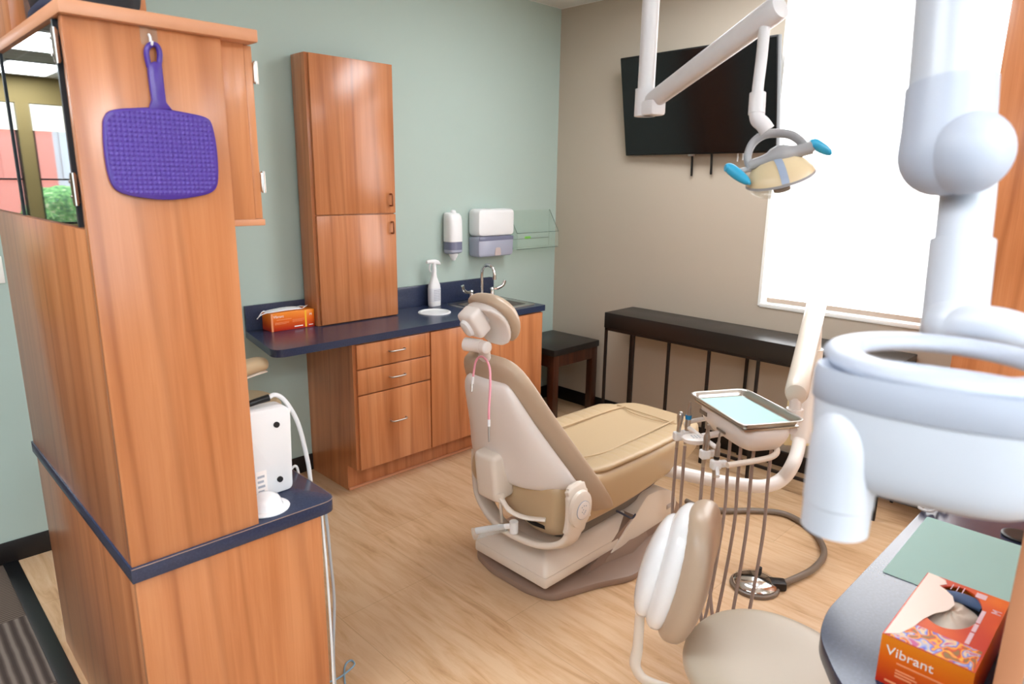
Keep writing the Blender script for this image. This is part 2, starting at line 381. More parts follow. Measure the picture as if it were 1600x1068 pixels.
b = new(); cyl(b, (0.05,WY1+.02,WZ1-.04), (0.05,WY0-.02,WZ1-.04), 0.032); obj('roller_tube', b, M['white'], sh)
# baseboards
b = new(); box(b, -3.69, 0, -0.008, 0, 0, 0.102, .002); structure('baseboard_back', b, M['basebd'])
b = new(); box(b, -0.008, 0, -6.5, -0.008, 0, 0.102, .002); structure('baseboard_right', b, M['basebd'])
# outdoors, seen through the far windows (in the mirror)
b = new(); box(b, -14, 3, FY+.2, FY+14, -0.3, -0.2); structure('ground_outside', b, M['ground'])
b = new(); box(b, -16, -8.35, FY+7, FY+9, -0.2, 6)
for i in range(5): box(b, -15.2+i*1.3, -14.5+i*1.3, FY+6.97, FY+7.0, 1.6, 3.0)
solo('brick_building', b, M['brick'], 'red brick building outside, leftmost of the buildings reflected in the mirrored doors', 'building')
b = new(); box(b, -6.86, 1, FY+7, FY+9, -0.2, 6)
for i in range(5): box(b, -6.5+i*1.3, -5.9+i*1.3, FY+6.97, FY+7.0, 1.6, 3.0)
solo('brick_building', b, M['brick'], 'red brick building outside, right of the pale stone one reflected in the mirrored doors', 'building')
b = new(); box(b, -8.3, -6.9, FY+7.6, FY+9, -0.2, 5)
for i in range(2): box(b, -8.1+i*.65, -7.75+i*.65, FY+7.57, FY+7.6, 1.6, 2.8)
solo('stone_building', b, M['stone'], 'pale grey stone building outside between red brick ones, reflected in the mirrored doors', 'building')
def bush(c, r, label):
    b = new(); rr = random.Random(len(label))
    for i in range(260):
        d = V((rr.gauss(0,1), rr.gauss(0,1), rr.gauss(0,1))).normalized()*r*rr.uniform(.75,1.05); d.z = abs(d.z)*.95
        p = V(c)+d; u = V((rr.gauss(0,1), rr.gauss(0,1), rr.gauss(0,1))).normalized(); q = u.orthogonal().normalized(); s = rr.uniform(.06,.13)
        vs = [b.verts.new(p+u*s), b.verts.new(p+q*s*.5), b.verts.new(p-u*s), b.verts.new(p-q*s*.5)]; b.faces.new(vs)
    ball(b, (c[0],c[1],c[2]+r*.35), r*.72)
    solo('leafy_bush', b, M['leaf'], label, 'bush', angle=180)
bush((-5.72,FY+1.3,.95), .55, 'round leafy bush outside the far window, reflected in the nearer mirrored door')
bush((-4.45,FY+1.3,.95), .5, 'smaller leafy bush outside the far window, reflected in the farther mirrored door')
b = new(); box(b, -6.6, -3.6, FY+.9, FY+1.7, -.2, .74); solo('brick_planter', b, M['stone'], 'low grey planter wall under the bushes outside the far windows', 'planter')
# ceiling lights: two show in the mirror, the unseen ones overhead are added fill
def troffer(x, y, label):
    t = thing('ceiling_light', label, 'ceiling light', (x,y,CEIL), 'ceiling light panels')
    b = new(); w, h = .305, .61
    for (x0,x1,y0,y1) in ((-w,w,-h,-h+.03),(-w,w,h-.03,h),(-w,-w+.03,-h,h),(w-.03,w,-h,h)): box(b, x+x0,x+x1,y+y0,y+y1,CEIL-.014,CEIL)
    obj('frame', b, M['troffer'], t)
    b = new(); box(b, x-w+.03,x+w-.03,y-h+.03,y+h-.03,CEIL-.010,CEIL-.004); obj('diffuser', b, M['lightpanel'], t)
LP = [(-2.2,-5.0,'added as fill right of the camera'),(-0.9,-1.7,'added as fill near the sage wall'),(-4.5,-4.3,'added as fill behind the camera'),(-4.5,-2.3,'added as fill above the camera side of the corridor'),(-5.9,-3.4,'added as fill left of the camera'),(-3.4,-6.0,'added as fill by the added rear window'),(-3.4,-5.2,'added as fill at the rear of the room'),(-1.2,-4.6,'added as fill by the window wall rear'),
      (-5.0,-1.2,'added as fill over the carpeted corridor'),(-4.98,4.40,'reflected higher in the mirrored door'),(-5.10,6.45,'reflected lower in the mirrored door'),(-7.0,2.4,'over the far corridor')]
for x, y, s in LP: troffer(x, y, 'white ceiling light panel '+s)
b = new(); box(b, -3.545,-3.475,-0.007,0,1.252,1.366,.003); sw = solo('switch_plate', b, M['sill'], 'white wall switch plate at the very edge of the sage wall', 'light switch')
b = new(); box(b, -3.525,-3.497,-0.011,-0.006,1.285,1.335,.002); obj('rocker', b, M['white'], sw)

# ================================================================== LEFT DIVIDER UNIT
XL, XR, YF, YB, ZC = -3.5775, -3.2666, -1.8778, -0.80, 0.80
base = thing('divider_base_cabinet', 'orange wood base cabinet carrying the tall divider, under its navy ledge', 'cabinet', (-3.33,-1.3,0))
b = new(); box(b, XL+.005, -3.090, YF+.020, YB+.01, 0, ZC-.040, .001); obj('body', b, M['wood'], base)
b = new(); box(b, XL+.004, -3.086, YF+.002, YF+.020, 0, ZC-.040, .0015); obj('front_panel', b, M['wood'], base)
top = thing('divider_ledge_top', 'navy laminate ledge wrapping the left wood divider, corner rounded and chipped', 'countertop', (-3.3,-1.3,ZC-.039))
poly = rpoly([(-3.5816,-1.8867),(-3.036,-1.8867),(-3.036,-.785),(-3.5816,-.785)], [0,.045,.01,0])
b = new(); prism(b, poly, ZC-.038, ZC, .0008); obj('slab', b, M['navy'], top)
b = new(); tube(b, [(x,y,ZC-.0006) for x,y in [(p[0]+.0003,p[1]-.0003) for p in rpoly([(-3.5816,-1.8867),(-3.036,-1.8867),(-3.036,-.785)],[0,.045,0])]], .0011, n=6, smooth=False); obj('edge_seam', b, M['navy_core'], top, label='worn brownish laminate edge line')
tw = thing('divider_upper_cabinet', 'tall orange wood divider cabinet at left with mirrored side doors, purple mirror hung on it', 'cabinet', (-3.4,-1.3,ZC))
b = new(); box(b, XL+.006, XR-.012, YF+.020, YB, ZC, 2.004); obj('core', b, M['wood'], tw)
b = new(); box(b, XL, XR, YF, YF+.020, ZC, 2.006, .0015); obj('front_panel', b, M['wood'], tw)
b = new(); box(b, XL, XL+.012, YF+.0201, YB, ZC, 1.588, .001); obj('side_panel', b, M['wood'], tw)
b = new(); box(b, XL-.006, -3.186, YF-.018, YB, 2.006, 2.034, .003); obj('top_board', b, M['wood_edge'], tw)
b = new(); box(b, XR-.02, -3.204, YF+.024, YB, 1.600, 2.006, .001); obj('upper_box', b, M['wood'], tw)
b = new(); box(b, XR-.02, -3.180, YF+.022, YB, 1.584, 1.600, .002); obj('bottom_rail', b, M['wood_edge'], tw)
b = new(); box(b, -3.203, -3.184, YF+.026, -1.36, 1.601, 2.004, .0015); dr = obj('door', b, M['wood'], tw)
def hinge(par, x, y, z, s, hl=.026):
    b = new(); box(b, x, x+s*.008, y-.016, y+.016, z-hl, z+hl, .003); cyl(b, (x+s*.007,y-.012,z-hl*1.08),(x+s*.007,y-.012,z+hl*1.08), .0052, n=14)
    cyl(b, (x+s*.006,y+.010,z+hl*.5),(x+s*.0105,y+.010,z+hl*.5), .0035, n=10); cyl(b, (x+s*.006,y+.010,z-hl*.5),(x+s*.0105,y+.010,z-hl*.5), .0035, n=10)
    return obj('hinge', b, M['nickel'], par)
for z in (1.945, 1.690): hinge(dr, -3.1845, -1.842, z, 1, .024)
for (y0, y1, hz) in ((-1.818,-1.262,True),(-1.238,-.812,False)):
    b = new(); box(b, XL-.0005, XL+.010, y0, y1, 1.594, 2.000); dm = obj('mirror_door', b, M['mirror'], tw, label='mirrored door')
    b = new(); box(b, XL-.004, XL+.010, y0-.010, y0, 1.592, 2.004); obj('door_edge', b, M['mirror_edge'], dm)
    for z in (1.952, 1.672): hinge(dm, XL-.001, (y0-.017) if hz else (y1+.006), z, -1, .031)
# adhesive hook and hand mirror
hk = thing('adhesive_hook', 'small clear adhesive hook stuck on the wood panel above the purple mirror', 'hook', (-3.419,-1.879,1.985))
b = new(); plate(b, rpoly([(-.017,-.022),(.017,-.022),(.017,.022),(-.017,.022)],.007), (-3.419,YF-.0002,1.992), (1,0,0), (0,0,1), .002); obj('back_plate', b, M['acrylic'], hk)
b = new(); tube(b, [(-3.419,YF-.002,1.992),(-3.419,YF-.008,1.985),(-3.419,YF-.0085,1.974),(-3.419,YF-.011,1.9705),(-3.419,YF-.0155,1.9715),(-3.419,YF-.018,1.977)], .0028, n=10); obj('hook', b, M['white'], hk, label='white hook')
hm = thing('hand_mirror', 'purple textured hand mirror hanging by its handle on the wood divider', 'mirror', (-3.42,-1.885,1.65))
my = YF-.0045
def cspline(P, k=6):
    P = [V(p) for p in P]; n = len(P); out = []
    for i in range(n):
        a, b_, c, d = P[i-1], P[i], P[(i+1)%n], P[(i+2)%n]
        for j in range(k):
            t = j/k; out.append(0.5*((2*b_)+(c-a)*t+(2*a-5*b_+4*c-d)*t*t+(3*b_-a-3*c+d)*t**3))
    return out
def xz(P): return [(p[0], p[2]) for p in P]
HMO = xz(cspline([(-3.5292, -1.8845, 1.7960),(-3.5261, -1.8845, 1.8138),(-3.5162, -1.8845, 1.8284),(-3.4988, -1.8845, 1.8354),(-3.4641, -1.8845, 1.8406),(-3.4285, -1.8845, 1.8441),(-3.3975, -1.8845, 1.8426),(-3.3468, -1.8845, 1.8370),(-3.3221, -1.8845, 1.8326),(-3.3087, -1.8845, 1.8232),(-3.3025, -1.8845, 1.7956),(-3.2996, -1.8845, 1.7532),(-3.3013, -1.8845, 1.7073),(-3.3065, -1.8845, 1.6811),(-3.3196, -1.8845, 1.6666),(-3.3463, -1.8845, 1.6581),(-3.3919, -1.8845, 1.6513),(-3.4325, -1.8845, 1.6503),(-3.4773, -1.8845, 1.6561),(-3.5077, -1.8845, 1.6643),(-3.5233, -1.8845, 1.6776),(-3.5301, -1.8845, 1.7037),(-3.5321, -1.8845, 1.7385),(-3.5315, -1.8845, 1.7705)], 5))
def yplate(bm, poly, y0, y1, bev):
    t = new(); prism(t, poly, 0, y1-y0, bev)
    for v in t.verts: v.co = V((v.co.x, y0+v.co.z, v.co.y))
    join(bm, t)
b = new(); yplate(b, HMO, my-.010, my+.002, .0035); obj('frame', b, M['purple'], hm)
cxm = sum(p[0] for p in HMO)/len(HMO); czm = sum(p[1] for p in HMO)/len(HMO)
inner = [(cxm+(p[0]-cxm)*.955, czm+(p[1]-czm)*.945) for p in HMO]
def inside(p, poly):
    c = False; n = len(poly)
    for i in range(n):
        a, d = poly[i], poly[i-1]
        if (a[1] > p[1]) != (d[1] > p[1]) and p[0] < (d[0]-a[0])*(p[1]-a[1])/(d[1]-a[1])+a[0]: c = not c
    return c
b = new(); nx, nz = 150, 110; gv = {}
for i in range(nx+1):
    for j in range(nz+1):
        x = cxm-.118+.236*i/nx; z = czm-.092+.184*j/nz
        if inside((x,z), inner):
            u = x/.0098; w_ = z/.0098
            h = .0016*max(0.0, math.cos(2*PI*u)*0+ (math.cos(PI*(u+w_))*math.cos(PI*(u-w_))))**.6
            gv[i,j] = b.verts.new((x, my-.0103-h, z))
for i in range(nx):
    for j in range(nz):
        ks = [(i,j),(i+1,j),(i+1,j+1),(i,j+1)]
        if all(q in gv for q in ks): b.faces.new([gv[q] for q in ks])
obj('textured_back', b, M['purple_pat'], hm, angle=180)
grip = xz([(-3.4304, -1.8845, 1.9315),(-3.4315, -1.8845, 1.9084),(-3.4306, -1.8845, 1.8803),(-3.4295, -1.8845, 1.8597),(-3.4365, -1.8845, 1.8409),(-3.3897, -1.8845, 1.8419),(-3.4007, -1.8845, 1.8569),(-3.4014, -1.8845, 1.8831),(-3.4018, -1.8845, 1.9117),(-3.4021, -1.8845, 1.9348),(-3.4158, -1.8845, 1.9383)])
b = new(); yplate(b, grip, my-.0105, my+.0015, .003)
tube(b, [V((p[0], my-.0045, p[2])) for p in ((-3.4267, -1.8845, 1.9243),(-3.4293, -1.8845, 1.9417),(-3.4290, -1.8845, 1.9569),(-3.4235, -1.8845, 1.9677),(-3.4155, -1.8845, 1.9720),(-3.4075, -1.8845, 1.9699),(-3.4036, -1.8845, 1.9602),(-3.4043, -1.8845, 1.9448),(-3.4087, -1.8845, 1.9264))], (.0058,.0058), n=12, k=6)
obj('handle', b, M['purple'], hm)
# things on top of the divider
bag = thing('black_bag', 'dark nylon bag lying on top of the left wood divider', 'bag', (-3.45,-1.62,2.034))
b = new(); rings = []
for i, (y, hw, h) in enumerate(((-1.835,.03,.03),(-1.82,.085,.10),(-1.72,.115,.17),(-1.60,.12,.20),(-1.50,.115,.17),(-1.45,.08,.09),(-1.435,.03,.03))):
    rings.append(sring((-3.455,y+.05,2.0375+h*.5),(1,0,0),(0,0,1),hw*.82,h*.5,2.8,20))
loft(b, rings); obj('bag_body', b, M['bagblack'], bag, sub=1)
b = new(); tube(b, [(-3.53,-1.76,2.052),(-3.552,-1.66,2.06),(-3.555,-1.55,2.055),(-3.54,-1.46,2.052)], (.010,.014), n=10); obj('strap', b, M['bagnavy'], bag)
wb = thing('wooden_shelf_box', 'open wooden shelf box standing on the divider behind the black bag', 'shelf', (-3.45,-1.2,2.034))
b = new(); box(b, -3.578,-3.545,-1.42,-.90,2.034,2.40,.001); obj('side_panel', b, M['wood'], wb)
b = new(); box(b, -3.30,-3.268,-1.42,-.90,2.034,2.40,.001); obj('side_panel', b, M['wood'], wb)
b = new(); box(b, -3.545,-3.30,-1.41,-.90,2.37,2.40,.001); obj('top_panel', b, M['wood'], wb)
b = new(); box(b, -3.545,-3.30,-.92,-.90,2.034,2.37,.001); obj('back_panel', b, M['wood'], wb)
# ultrasonic unit on the ledge
dv = thing('scaler_unit', 'white dental scaler box standing on end on the navy ledge behind the divider', 'dental device', (-3.17,-1.7,ZC))
b = new(); t = new(); prism(t, rpoly([(-3.262,.801),(-3.098,.801),(-3.090,1.062),(-3.262,1.066)], [.018,.020,.034,.018], 6), -1.745, -1.675, .009)
for v in t.verts: v.co = V((v.co.x, v.co.z, v.co.y))
join(b, t); obj('housing', b, M['white'], dv)
for (x, z) in ((-3.139,1.013),(-3.140,.845)):
    b = new(); cyl(b, (x,-1.7455,z),(x,-1.7505,z),.0085); obj('rubber_foot', b, M['rubber'], dv)
b = new(); cyl(b, (-3.093,-1.715,1.036),(-3.082,-1.715,1.036),.009); obj('knob', b, M['white'], dv)
b = new(); box(b, -3.210,-3.178,-1.7462,-1.745,.812,.885); obj('label_plate', b, M['printw'], dv)
b = new()
for i in range(4): box(b, -3.206, -3.188+.003*(i%2), -1.7466, -1.7460, .820+i*.015, .827+i*.015)
obj('print', b, M['printg'], dv)
b = new(); tube(b, [(-3.27,-1.70,1.072),(-3.21,-1.705,1.076),(-3.175,-1.71,1.082),(-3.140,-1.712,1.086)], lambda s: ((.0075+.003*s),(.0075+.003*s)), n=12); obj('handpiece_grip', b, M['black'], dv)
b = new(); box(b,-3.236,-3.205,-1.712,-1.698,1.062,1.074,.001); obj('grip_cradle', b, M['dispg'], dv)
b = new(); tube(b, [(-3.141,-1.712,1.086),(-3.122,-1.711,1.090),(-3.098,-1.71,1.074),(-3.072,-1.71,1.030),(-3.052,-1.71,.975),(-3.034,-1.705,.89),(-3.022,-1.70,.81),(-3.018,-1.69,.70),(-3.03,-1.66,.4),(-3.04,-1.65,.01)], .0066, n=12); obj('hose', b, M['cordw'], dv)
b = new(); tube(b, [(-3.12,-1.675,.83),(-3.095,-1.655,.822),(-3.06,-1.64,.812),(-3.024,-1.63,.79),(-3.018,-1.62,.5),(-3.04,-1.6,.01)], .0042, n=10); obj('power_cord', b, M['cordw'], dv)
dm_ = thing('white_dome_cover', 'glossy white domed cover lying on the navy ledge in front of the scaler box', 'cover', (-3.235,-1.80,ZC))
b = new(); lathe(b, (-3.212,-1.806,ZC+.0005), (0,0,1), [(.062,0),(.063,.003),(.060,.0045),(.046,.007),(.043,.012),(.041,.022),(.034,.034),(.022,.042),(.008,.0455),(.0005,.046)], 40); obj('dome', b, M['whitegl'], dm_)
cb = new(); tube(cb, [(-3.066,-1.868,.758),(-3.064,-1.872,.70),(-3.055,-1.862,.60),(-3.046,-1.855,.45),(-3.062,-1.86,.25),(-3.05,-1.85,.0048)], .0045, n=10)
solo('hanging_cable', cb, M['cordg'], 'thicker bowed grey cable hanging from the navy ledge beside the divider end', 'cable')
cb = new(); tube(cb, [(-3.078,-1.868,.758),(-3.078,-1.878,.60),(-3.076,-1.880,.40),(-3.077,-1.88,.2),(-3.072,-1.875,.0044)], .0036, n=10)
solo('hanging_cable', cb, M['cordw'], 'thin straight pale cable hanging close against the divider end edge', 'cable')
bl = new(); tube(bl, [(-2.9804, -1.6588, 0.0040),(-2.9387, -1.6644, 0.0040),(-2.8924, -1.6556, 0.0040),(-2.8634, -1.6426, 0.0040),(-2.8609, -1.6172, 0.0040),(-2.8831, -1.6191, 0.0040),(-2.9089, -1.6488, 0.0040),(-2.9374, -1.7000, 0.0040),(-2.9723, -1.7657, 0.0040)], .0032, n=10)
solo('blue_cord', bl, M['bluecord'], 'thin pale blue cord looped on the floor beside the divider base', 'cord')

# ================================================================== OPERATOR STOOL BEHIND THE DIVIDER
s2 = thing('assistant_stool', 'tan stool mostly hidden behind the divider, arm tucked under the counter end', 'stool', (-2.86,-.55,0))
b = new(); rings = []
for z, r in ((.600,.14),(.604,.185),(.63,.20),(.665,.198),(.684,.18),(.690,.10)): rings.append(sring((-2.72,-.42,z-.025),(1,0,0),(0,1,0),r,r,2.3,32))
loft(b, rings); obj('seat', b, M['tan'], s2)
b = new(); tube(b, [(-2.86,-.56,.828),(-2.74,-.50,.830),(-2.64,-.44,.826),(-2.555,-.40,.818)], lambda s: (.035*(1 if s<.85 else math.sqrt(max(.05,1-((s-.85)/.15)**2))), .052*(1 if s<.8 else math.sqrt(max(.05,1-((s-.8)/.2)**2)))), n=20, flat=(0,0,1), e=2.4); obj('arm_pad', b, M['tan'], s2)
b = new(); tube(b, [(-2.86,-.56,.792),(-2.74,-.50,.794),(-2.64,-.445,.790),(-2.585,-.415,.786)], (.008,.04), n=14, flat=(0,0,1)); obj('arm_shell', b, M['shell2'], s2)
b = new(); tube(b, [(-2.85,-.555,.79),(-2.93,-.58,.72),(-2.93,-.52,.62),(-2.82,-.44,.57)], .014, n=12); obj('arm_bracket', b, M['shell2'], s2)
b = new(); cyl(b, (-2.72,-.42,.12),(-2.72,-.42,.58),.025); obj('gas_column', b, M['chrome'], s2)
for i in range(5):
    a = 2*PI*i/5+.3; d = V((math.cos(a),math.sin(a),0)); c0 = V((-2.72,-.42,0))
    b = new(); tube(b, [c0+V((0,0,.12)), c0+d*.12+V((0,0,.105)), c0+d*.23+V((0,0,.07))], (.014,.018), n=10); lg = obj('leg', b, M['shell2'], s2)
    b = new(); cyl(b, c0+d*.235+d.cross(V((0,0,1)))*.014+V((0,0,.026)), c0+d*.235-d.cross(V((0,0,1)))*.014+V((0,0,.026)), .025, n=18); cyl(b, c0+d*.235+V((0,0,.03)), c0+d*.235+V((0,0,.068)), .007, n=10); obj('caster', b, M['black'], lg)

# ================================================================== SAGE WALL COUNTER RUN
H = 0.90
bc = thing('sink_base_cabinet', 'orange wood base cabinet with three drawers and two doors along the sage wall', 'cabinet', (-1.4,-.25,0))
b = new(); box(b, -2.1264,-1.19,-.4966,-.002,.1506,H-.038); box(b, -1.19,-.680,-.4966,-.002,.1506,.70); box(b, -1.19,-.680,-.4966,-.48,.70,H-.038); box(b, -.698,-.680,-.48,-.002,.70,H-.038); box(b, -1.19,-.698,-.02,-.002,.70,H-.038); box(b, -2.1264,-.680,-.398,-.002,0,.1506); obj('body', b, M['wood'], bc)
b = new(); box(b, -2.1264,-.680,-.412,-.398,.0005,.016,.004); obj('kick_trim', b, M['wood_edge'], bc)
def pull(par, x, y, z, half=.05, m='steel'):
    b = new(); tube(b, [(x-half,y,z),(x-half,y-.016,z),(x-half+.012,y-.026,z),(x,y-.028,z),(x+half-.012,y-.026,z),(x+half,y-.016,z),(x+half,y,z)], .0042, n=10, k=5); return obj('handle', b, M[m], par)
for (z0, z1, hz) in ((.722,.853,.793),(.579,.714,.647),(.152,.571,.392)):
    b = new(); box(b, -2.110,-1.631,-.5165,-.4970,z0,z1,.0015); d_ = obj('drawer', b, M['wood'], bc); pull(d_, -1.862, -.5165, hz)
for (x0, x1, hx) in ((-1.622,-1.185,-1.215),(-1.179,-.684,-1.15)):
    b = new(); box(b, x0,x1,-.5165,-.4970,.152,.853,.0015); d_ = obj('door', b, M['wood'], bc); pull(d_, hx, -.5165, .818, .022 if hx < -1.2 else .022)
wt = thing('navy_worktop', 'navy laminate worktop with backsplash running along the sage wall', 'countertop', (-1.6,-.26,H-.038))
SX0, SX1, SY0, SY1 = -1.125, -.735, -.445, -.13
b = new()
prism(b, rpoly([(SX0,-.5235),(SX0,-.0005),(-2.47,-.0005),(-2.565,-.5235)], [0,0,0,.075], 8), H-.038, H)
box(b, SX0, SX1, -.5235, SY0, H-.038, H); box(b, SX0, SX1, SY1, -.0005, H-.038, H)
prism(b, rpoly([(-.6626,-.5235),(-.6626,-.0005),(SX1,-.0005),(SX1,-.5235)], [.01,0,0,0]), H-.038, H); obj('slab', b, M['navy'], wt)
b = new(); t = new(); prism(t, rpoly([(-2.47,H),(-.665,H),(-.665,H+.134),(-2.47,H+.134)], [0,0,.03,0]), .0005, .020, .001)
for v in t.verts: v.co = V((v.co.x, -v.co.z, v.co.y))
join(b, t); obj('backsplash', b, M['navy'], wt)
tc_ = thing('tall_wall_cabinet', 'tall narrow orange wood cabinet standing on the navy worktop against the sage wall', 'cabinet', (-1.86,-.1,H))
b = new(); box(b, -2.1287,-1.6034,-.158,-.0205,H+.0005,2.3217,.001); obj('body', b, M['wood'], tc_)
def pullv(par, x, y, z, half=.032):
    b = new(); tube(b, [(x,y,z-half),(x,y-.018,z-half),(x,y-.024,z-half+.008),(x,y-.024,z+half-.008),(x,y-.018,z+half),(x,y,z+half)], .005, n=10, k=5); return obj('handle', b, M['steelw'], par)
b = new(); box(b, -2.112,-1.604,-.1767,-.1585,1.508,2.319,.002); d_ = obj('door', b, M['wood'], tc_); pullv(d_, -1.640, -.1767, 1.583)
b = new(); box(b, -2.112,-1.604,-.1767,-.1585,H+.006,1.502,.002); d_ = obj('door', b, M['wood'], tc_); pullv(d_, -1.636, -.1767, 1.425)
# glove box and mask beside the tall cabinet
def carton(par, x0, x1, y0, y1, z0, z1, topm='orangetop'):
    b = new(); box(b, x0, x1, y0, y1, z0, z1, .001); return obj('carton', b, M['orange'], par)
gb = thing('glove_box', 'orange glove carton on the worktop beside the tall cabinet, white mask on top', 'glove box', (-2.25,-.1,H))
gx0, gx1, gy0, gy1 = -2.385, -2.134, -.134, -.028
carton(gb, gx0, gx1, gy0, gy1, H+.0005, H+.098)
b = new(); yF = gy0-.0004
text(b, 'Vibrant', (gx0+.012,yF,H+.073), (1,0,0), (0,0,1), .020)
obj('lettering', b, M['printw'], gb)
b = new()
for (xa, xb, za, zb) in ((.03,.115,.060,.0625),(.02,.10,.046,.0475),(.02,.10,.0415,.043),(.02,.085,.037,.0385),(.12,.19,.052,.054),(.12,.19,.046,.0475),(.12,.18,.041,.0425)): box(b, gx0+xa, gx0+xb, yF-.0002, yF+.0006, H+za, H+zb)
obj('fine_print', b, M['printp'], gb)
b = new(); text(b, 'M', (gx0+.221,yF,H+.066), (1,0,0), (0,0,1), .018); obj('size_mark', b, M['printw'], gb)
b = new(); box(b, gx0+.13, gx0+.180, yF-.0002, yF+.0006, H+.012, H+.018); box(b, gx0+.215, gx0+.240, yF-.0002, yF+.0006, H+.012, H+.016); obj('bottom_print', b, M['printw'], gb)
b = new(); box(b, gx0+.193,gx0+.203,yF-.0002,yF+.0006,H+.004,H+.096); obj('yellow_stripe', b, M['printy'], gb)
b = new(); box(b, gx0-.0003,gx0+.010,yF-.0003,yF+.0008,H+.001,H+.097); obj('pale_corner_stripe', b, M['printp'], gb)
fm = thing('face_mask', 'folded white ear loop mask lying on the orange glove carton', 'mask', (-2.28,-.08,H+.098))
b = new(); rings = []
for x, h in ((-2.395,.002),(-2.385,.006),(-2.33,.014),(-2.26,.017),(-2.20,.012),(-2.185,.005)): rings.append([V((x,-.118+.02*0,H+.0985+.001)), V((x,-.118,H+.0985+h*.6)), V((x,-.09,H+.0985+h)), V((x,-.06,H+.0985+h*1.1)), V((x,-.042,H+.0985+h*.6)), V((x,-.042,H+.0985+.001))])
loft(b, rings); obj('mask_body', b, M['white'], fm, sub=1)
b = new(); tube(b, [(-2.385,-.11,H+.104),(-2.425,-.115,H+.098),(-2.445,-.105,H+.080),(-2.435,-.085,H+.075),(-2.405,-.07,H+.10),(-2.385,-.06,H+.106)], .0025, n=8); obj('ear_loop', b, M['white'], fm)
b = new(); tube(b, [(-2.19,-.11,H+.104),(-2.165,-.10,H+.112),(-2.145,-.08,H+.112),(-2.15,-.06,H+.104),(-2.175,-.06,H+.108),(-2.19,-.05,H+.104)], .0025, n=8); obj('ear_loop', b, M['white'], fm)
# round waste-drop ring
rg = thing('waste_drop_ring', 'round white ring cover set flat in the navy worktop', 'waste cover', (-1.385,-.26,H))
b = new(); lathe(b, (-1.388,-.255,H+.0003), (0,0,1), [(.101,0),(.101,.004),(.096,.007),(.084,.007),(.080,.004),(.079,.002),(.0005,.002)], 48); obj('ring', b, M['white'], rg)
# spray bottle
sb = thing('spray_bottle', 'white trigger spray bottle with a printed label by the backsplash', 'spray bottle', (-1.245,-.07,H))
sx, sy = -1.248, -.078
b = new(); rings = []
for z, a, c in ((.001,.040,.026),(.006,.043,.029),(.03,.043,.029),(.10,.043,.029),(.135,.041,.028),(.16,.030,.023),(.185,.019,.017),(.205,.015,.015),(.225,.0145,.0145)): rings.append(sring((sx,sy,H+z),(1,0,0),(0,1,0),a,c,2.6,28))
loft(b, rings); obj('bottle', b, M['white'], sb)
b = new(); rings = []
for z in (.032,.118): rings.append(sring((sx,sy,H+z),(1,0,0),(0,1,0),.0438,.0298,2.6,28))
loft(b, rings, cap=False); obj('label_wrap', b, mat('pale_label', (226,228,234), .5), sb)
b = new()
for i in range(7): box(b, sx-.025, sx+.03-.004*(i%3), sy-.0312, sy-.0292, H+.042+i*.0105, H+.0455+i*.0105)
obj('label_print', b, M['printg'], sb)
b = new(); cyl(b, (sx,sy,H+.222),(sx,sy,H+.252),.0165,.0150,20); obj('collar', b, M['white'], sb)
b = new(); rings = []
for x, z, hz, hy in ((-.058,.288,.010,.009),(-.045,.291,.012,.011),(-.015,.290,.013,.013),(.010,.285,.017,.014),(.035,.280,.014,.012),(.048,.272,.008,.009)): rings.append(sring((sx+x,sy,H+z),(0,1,0),(0,0,1),hy,hz,2.6,16))
loft(b, rings); cyl(b, (sx,sy,H+.25),(sx,sy,H+.285),.013,.014,16); obj('spray_head', b, M['white'], sb)
b = new(); tube(b, [(sx-.025,sy,H+.284),(sx-.036,sy,H+.262),(sx-.038,sy,H+.242),(sx-.030,sy,H+.225)], (.004,.007), n=10, flat=(1,0,0)); obj('trigger', b, M['white'], sb)
# soap dispenser
sd = thing('soap_dispenser', 'narrow white wall soap dispenser with grey window, left of the towel dispenser', 'dispenser', (-1.045,-.05,1.18))
def rbox(cx, y1, z0, z1, hw, d, r=.02, taper=0.0, bev=.010):
    b = new(); t = new(); prism(t, rpoly([(-hw+taper,z0),(hw-taper,z0),(hw,z1),(-hw,z1)], r, 6), 0, d, bev)
    for v in t.verts: v.co = V((cx+v.co.x, y1-v.co.z, v.co.y))
    join(b, t); return b
def dloft(rows):
    b = new(); loft(b, [sring((-1.068+dx, -.001-d*.5, z), (1,0,0), (0,1,0), hw, d*.5, 3.2, 32) for z, hw, d, dx in rows]); return b
obj('cover', dloft([(1.3065,.056,.104,0),(1.36,.056,.104,0),(1.44,.055,.102,0),(1.470,.053,.096,0),(1.486,.046,.080,0),(1.493,.03,.05,0)]), M['white'], sd)
obj('window', dloft([(1.254,.0552,.1025,0),(1.3055,.0552,.1025,0)]), M['dispd'], sd, label='grey level window')
obj('lower_cover', dloft([(1.226,.040,.08,0),(1.232,.050,.096,0),(1.240,.0555,.1035,0),(1.2535,.056,.104,0)]), M['dispg'], sd)
b = new(); lathe(b, (-1.070,-.060,1.229), (0,0,-1), [(.030,-.01),(.030,.010),(.022,.028),(.016,.034),(.012,.046),(.0005,.048)], 24); obj('nozzle', b, M['white'], sd)
b = new(); ball(b, (-1.062,-.05,1.497), .018, 16, (1.1,1,.8)); obj('lock_button', b, M['white'], sd)
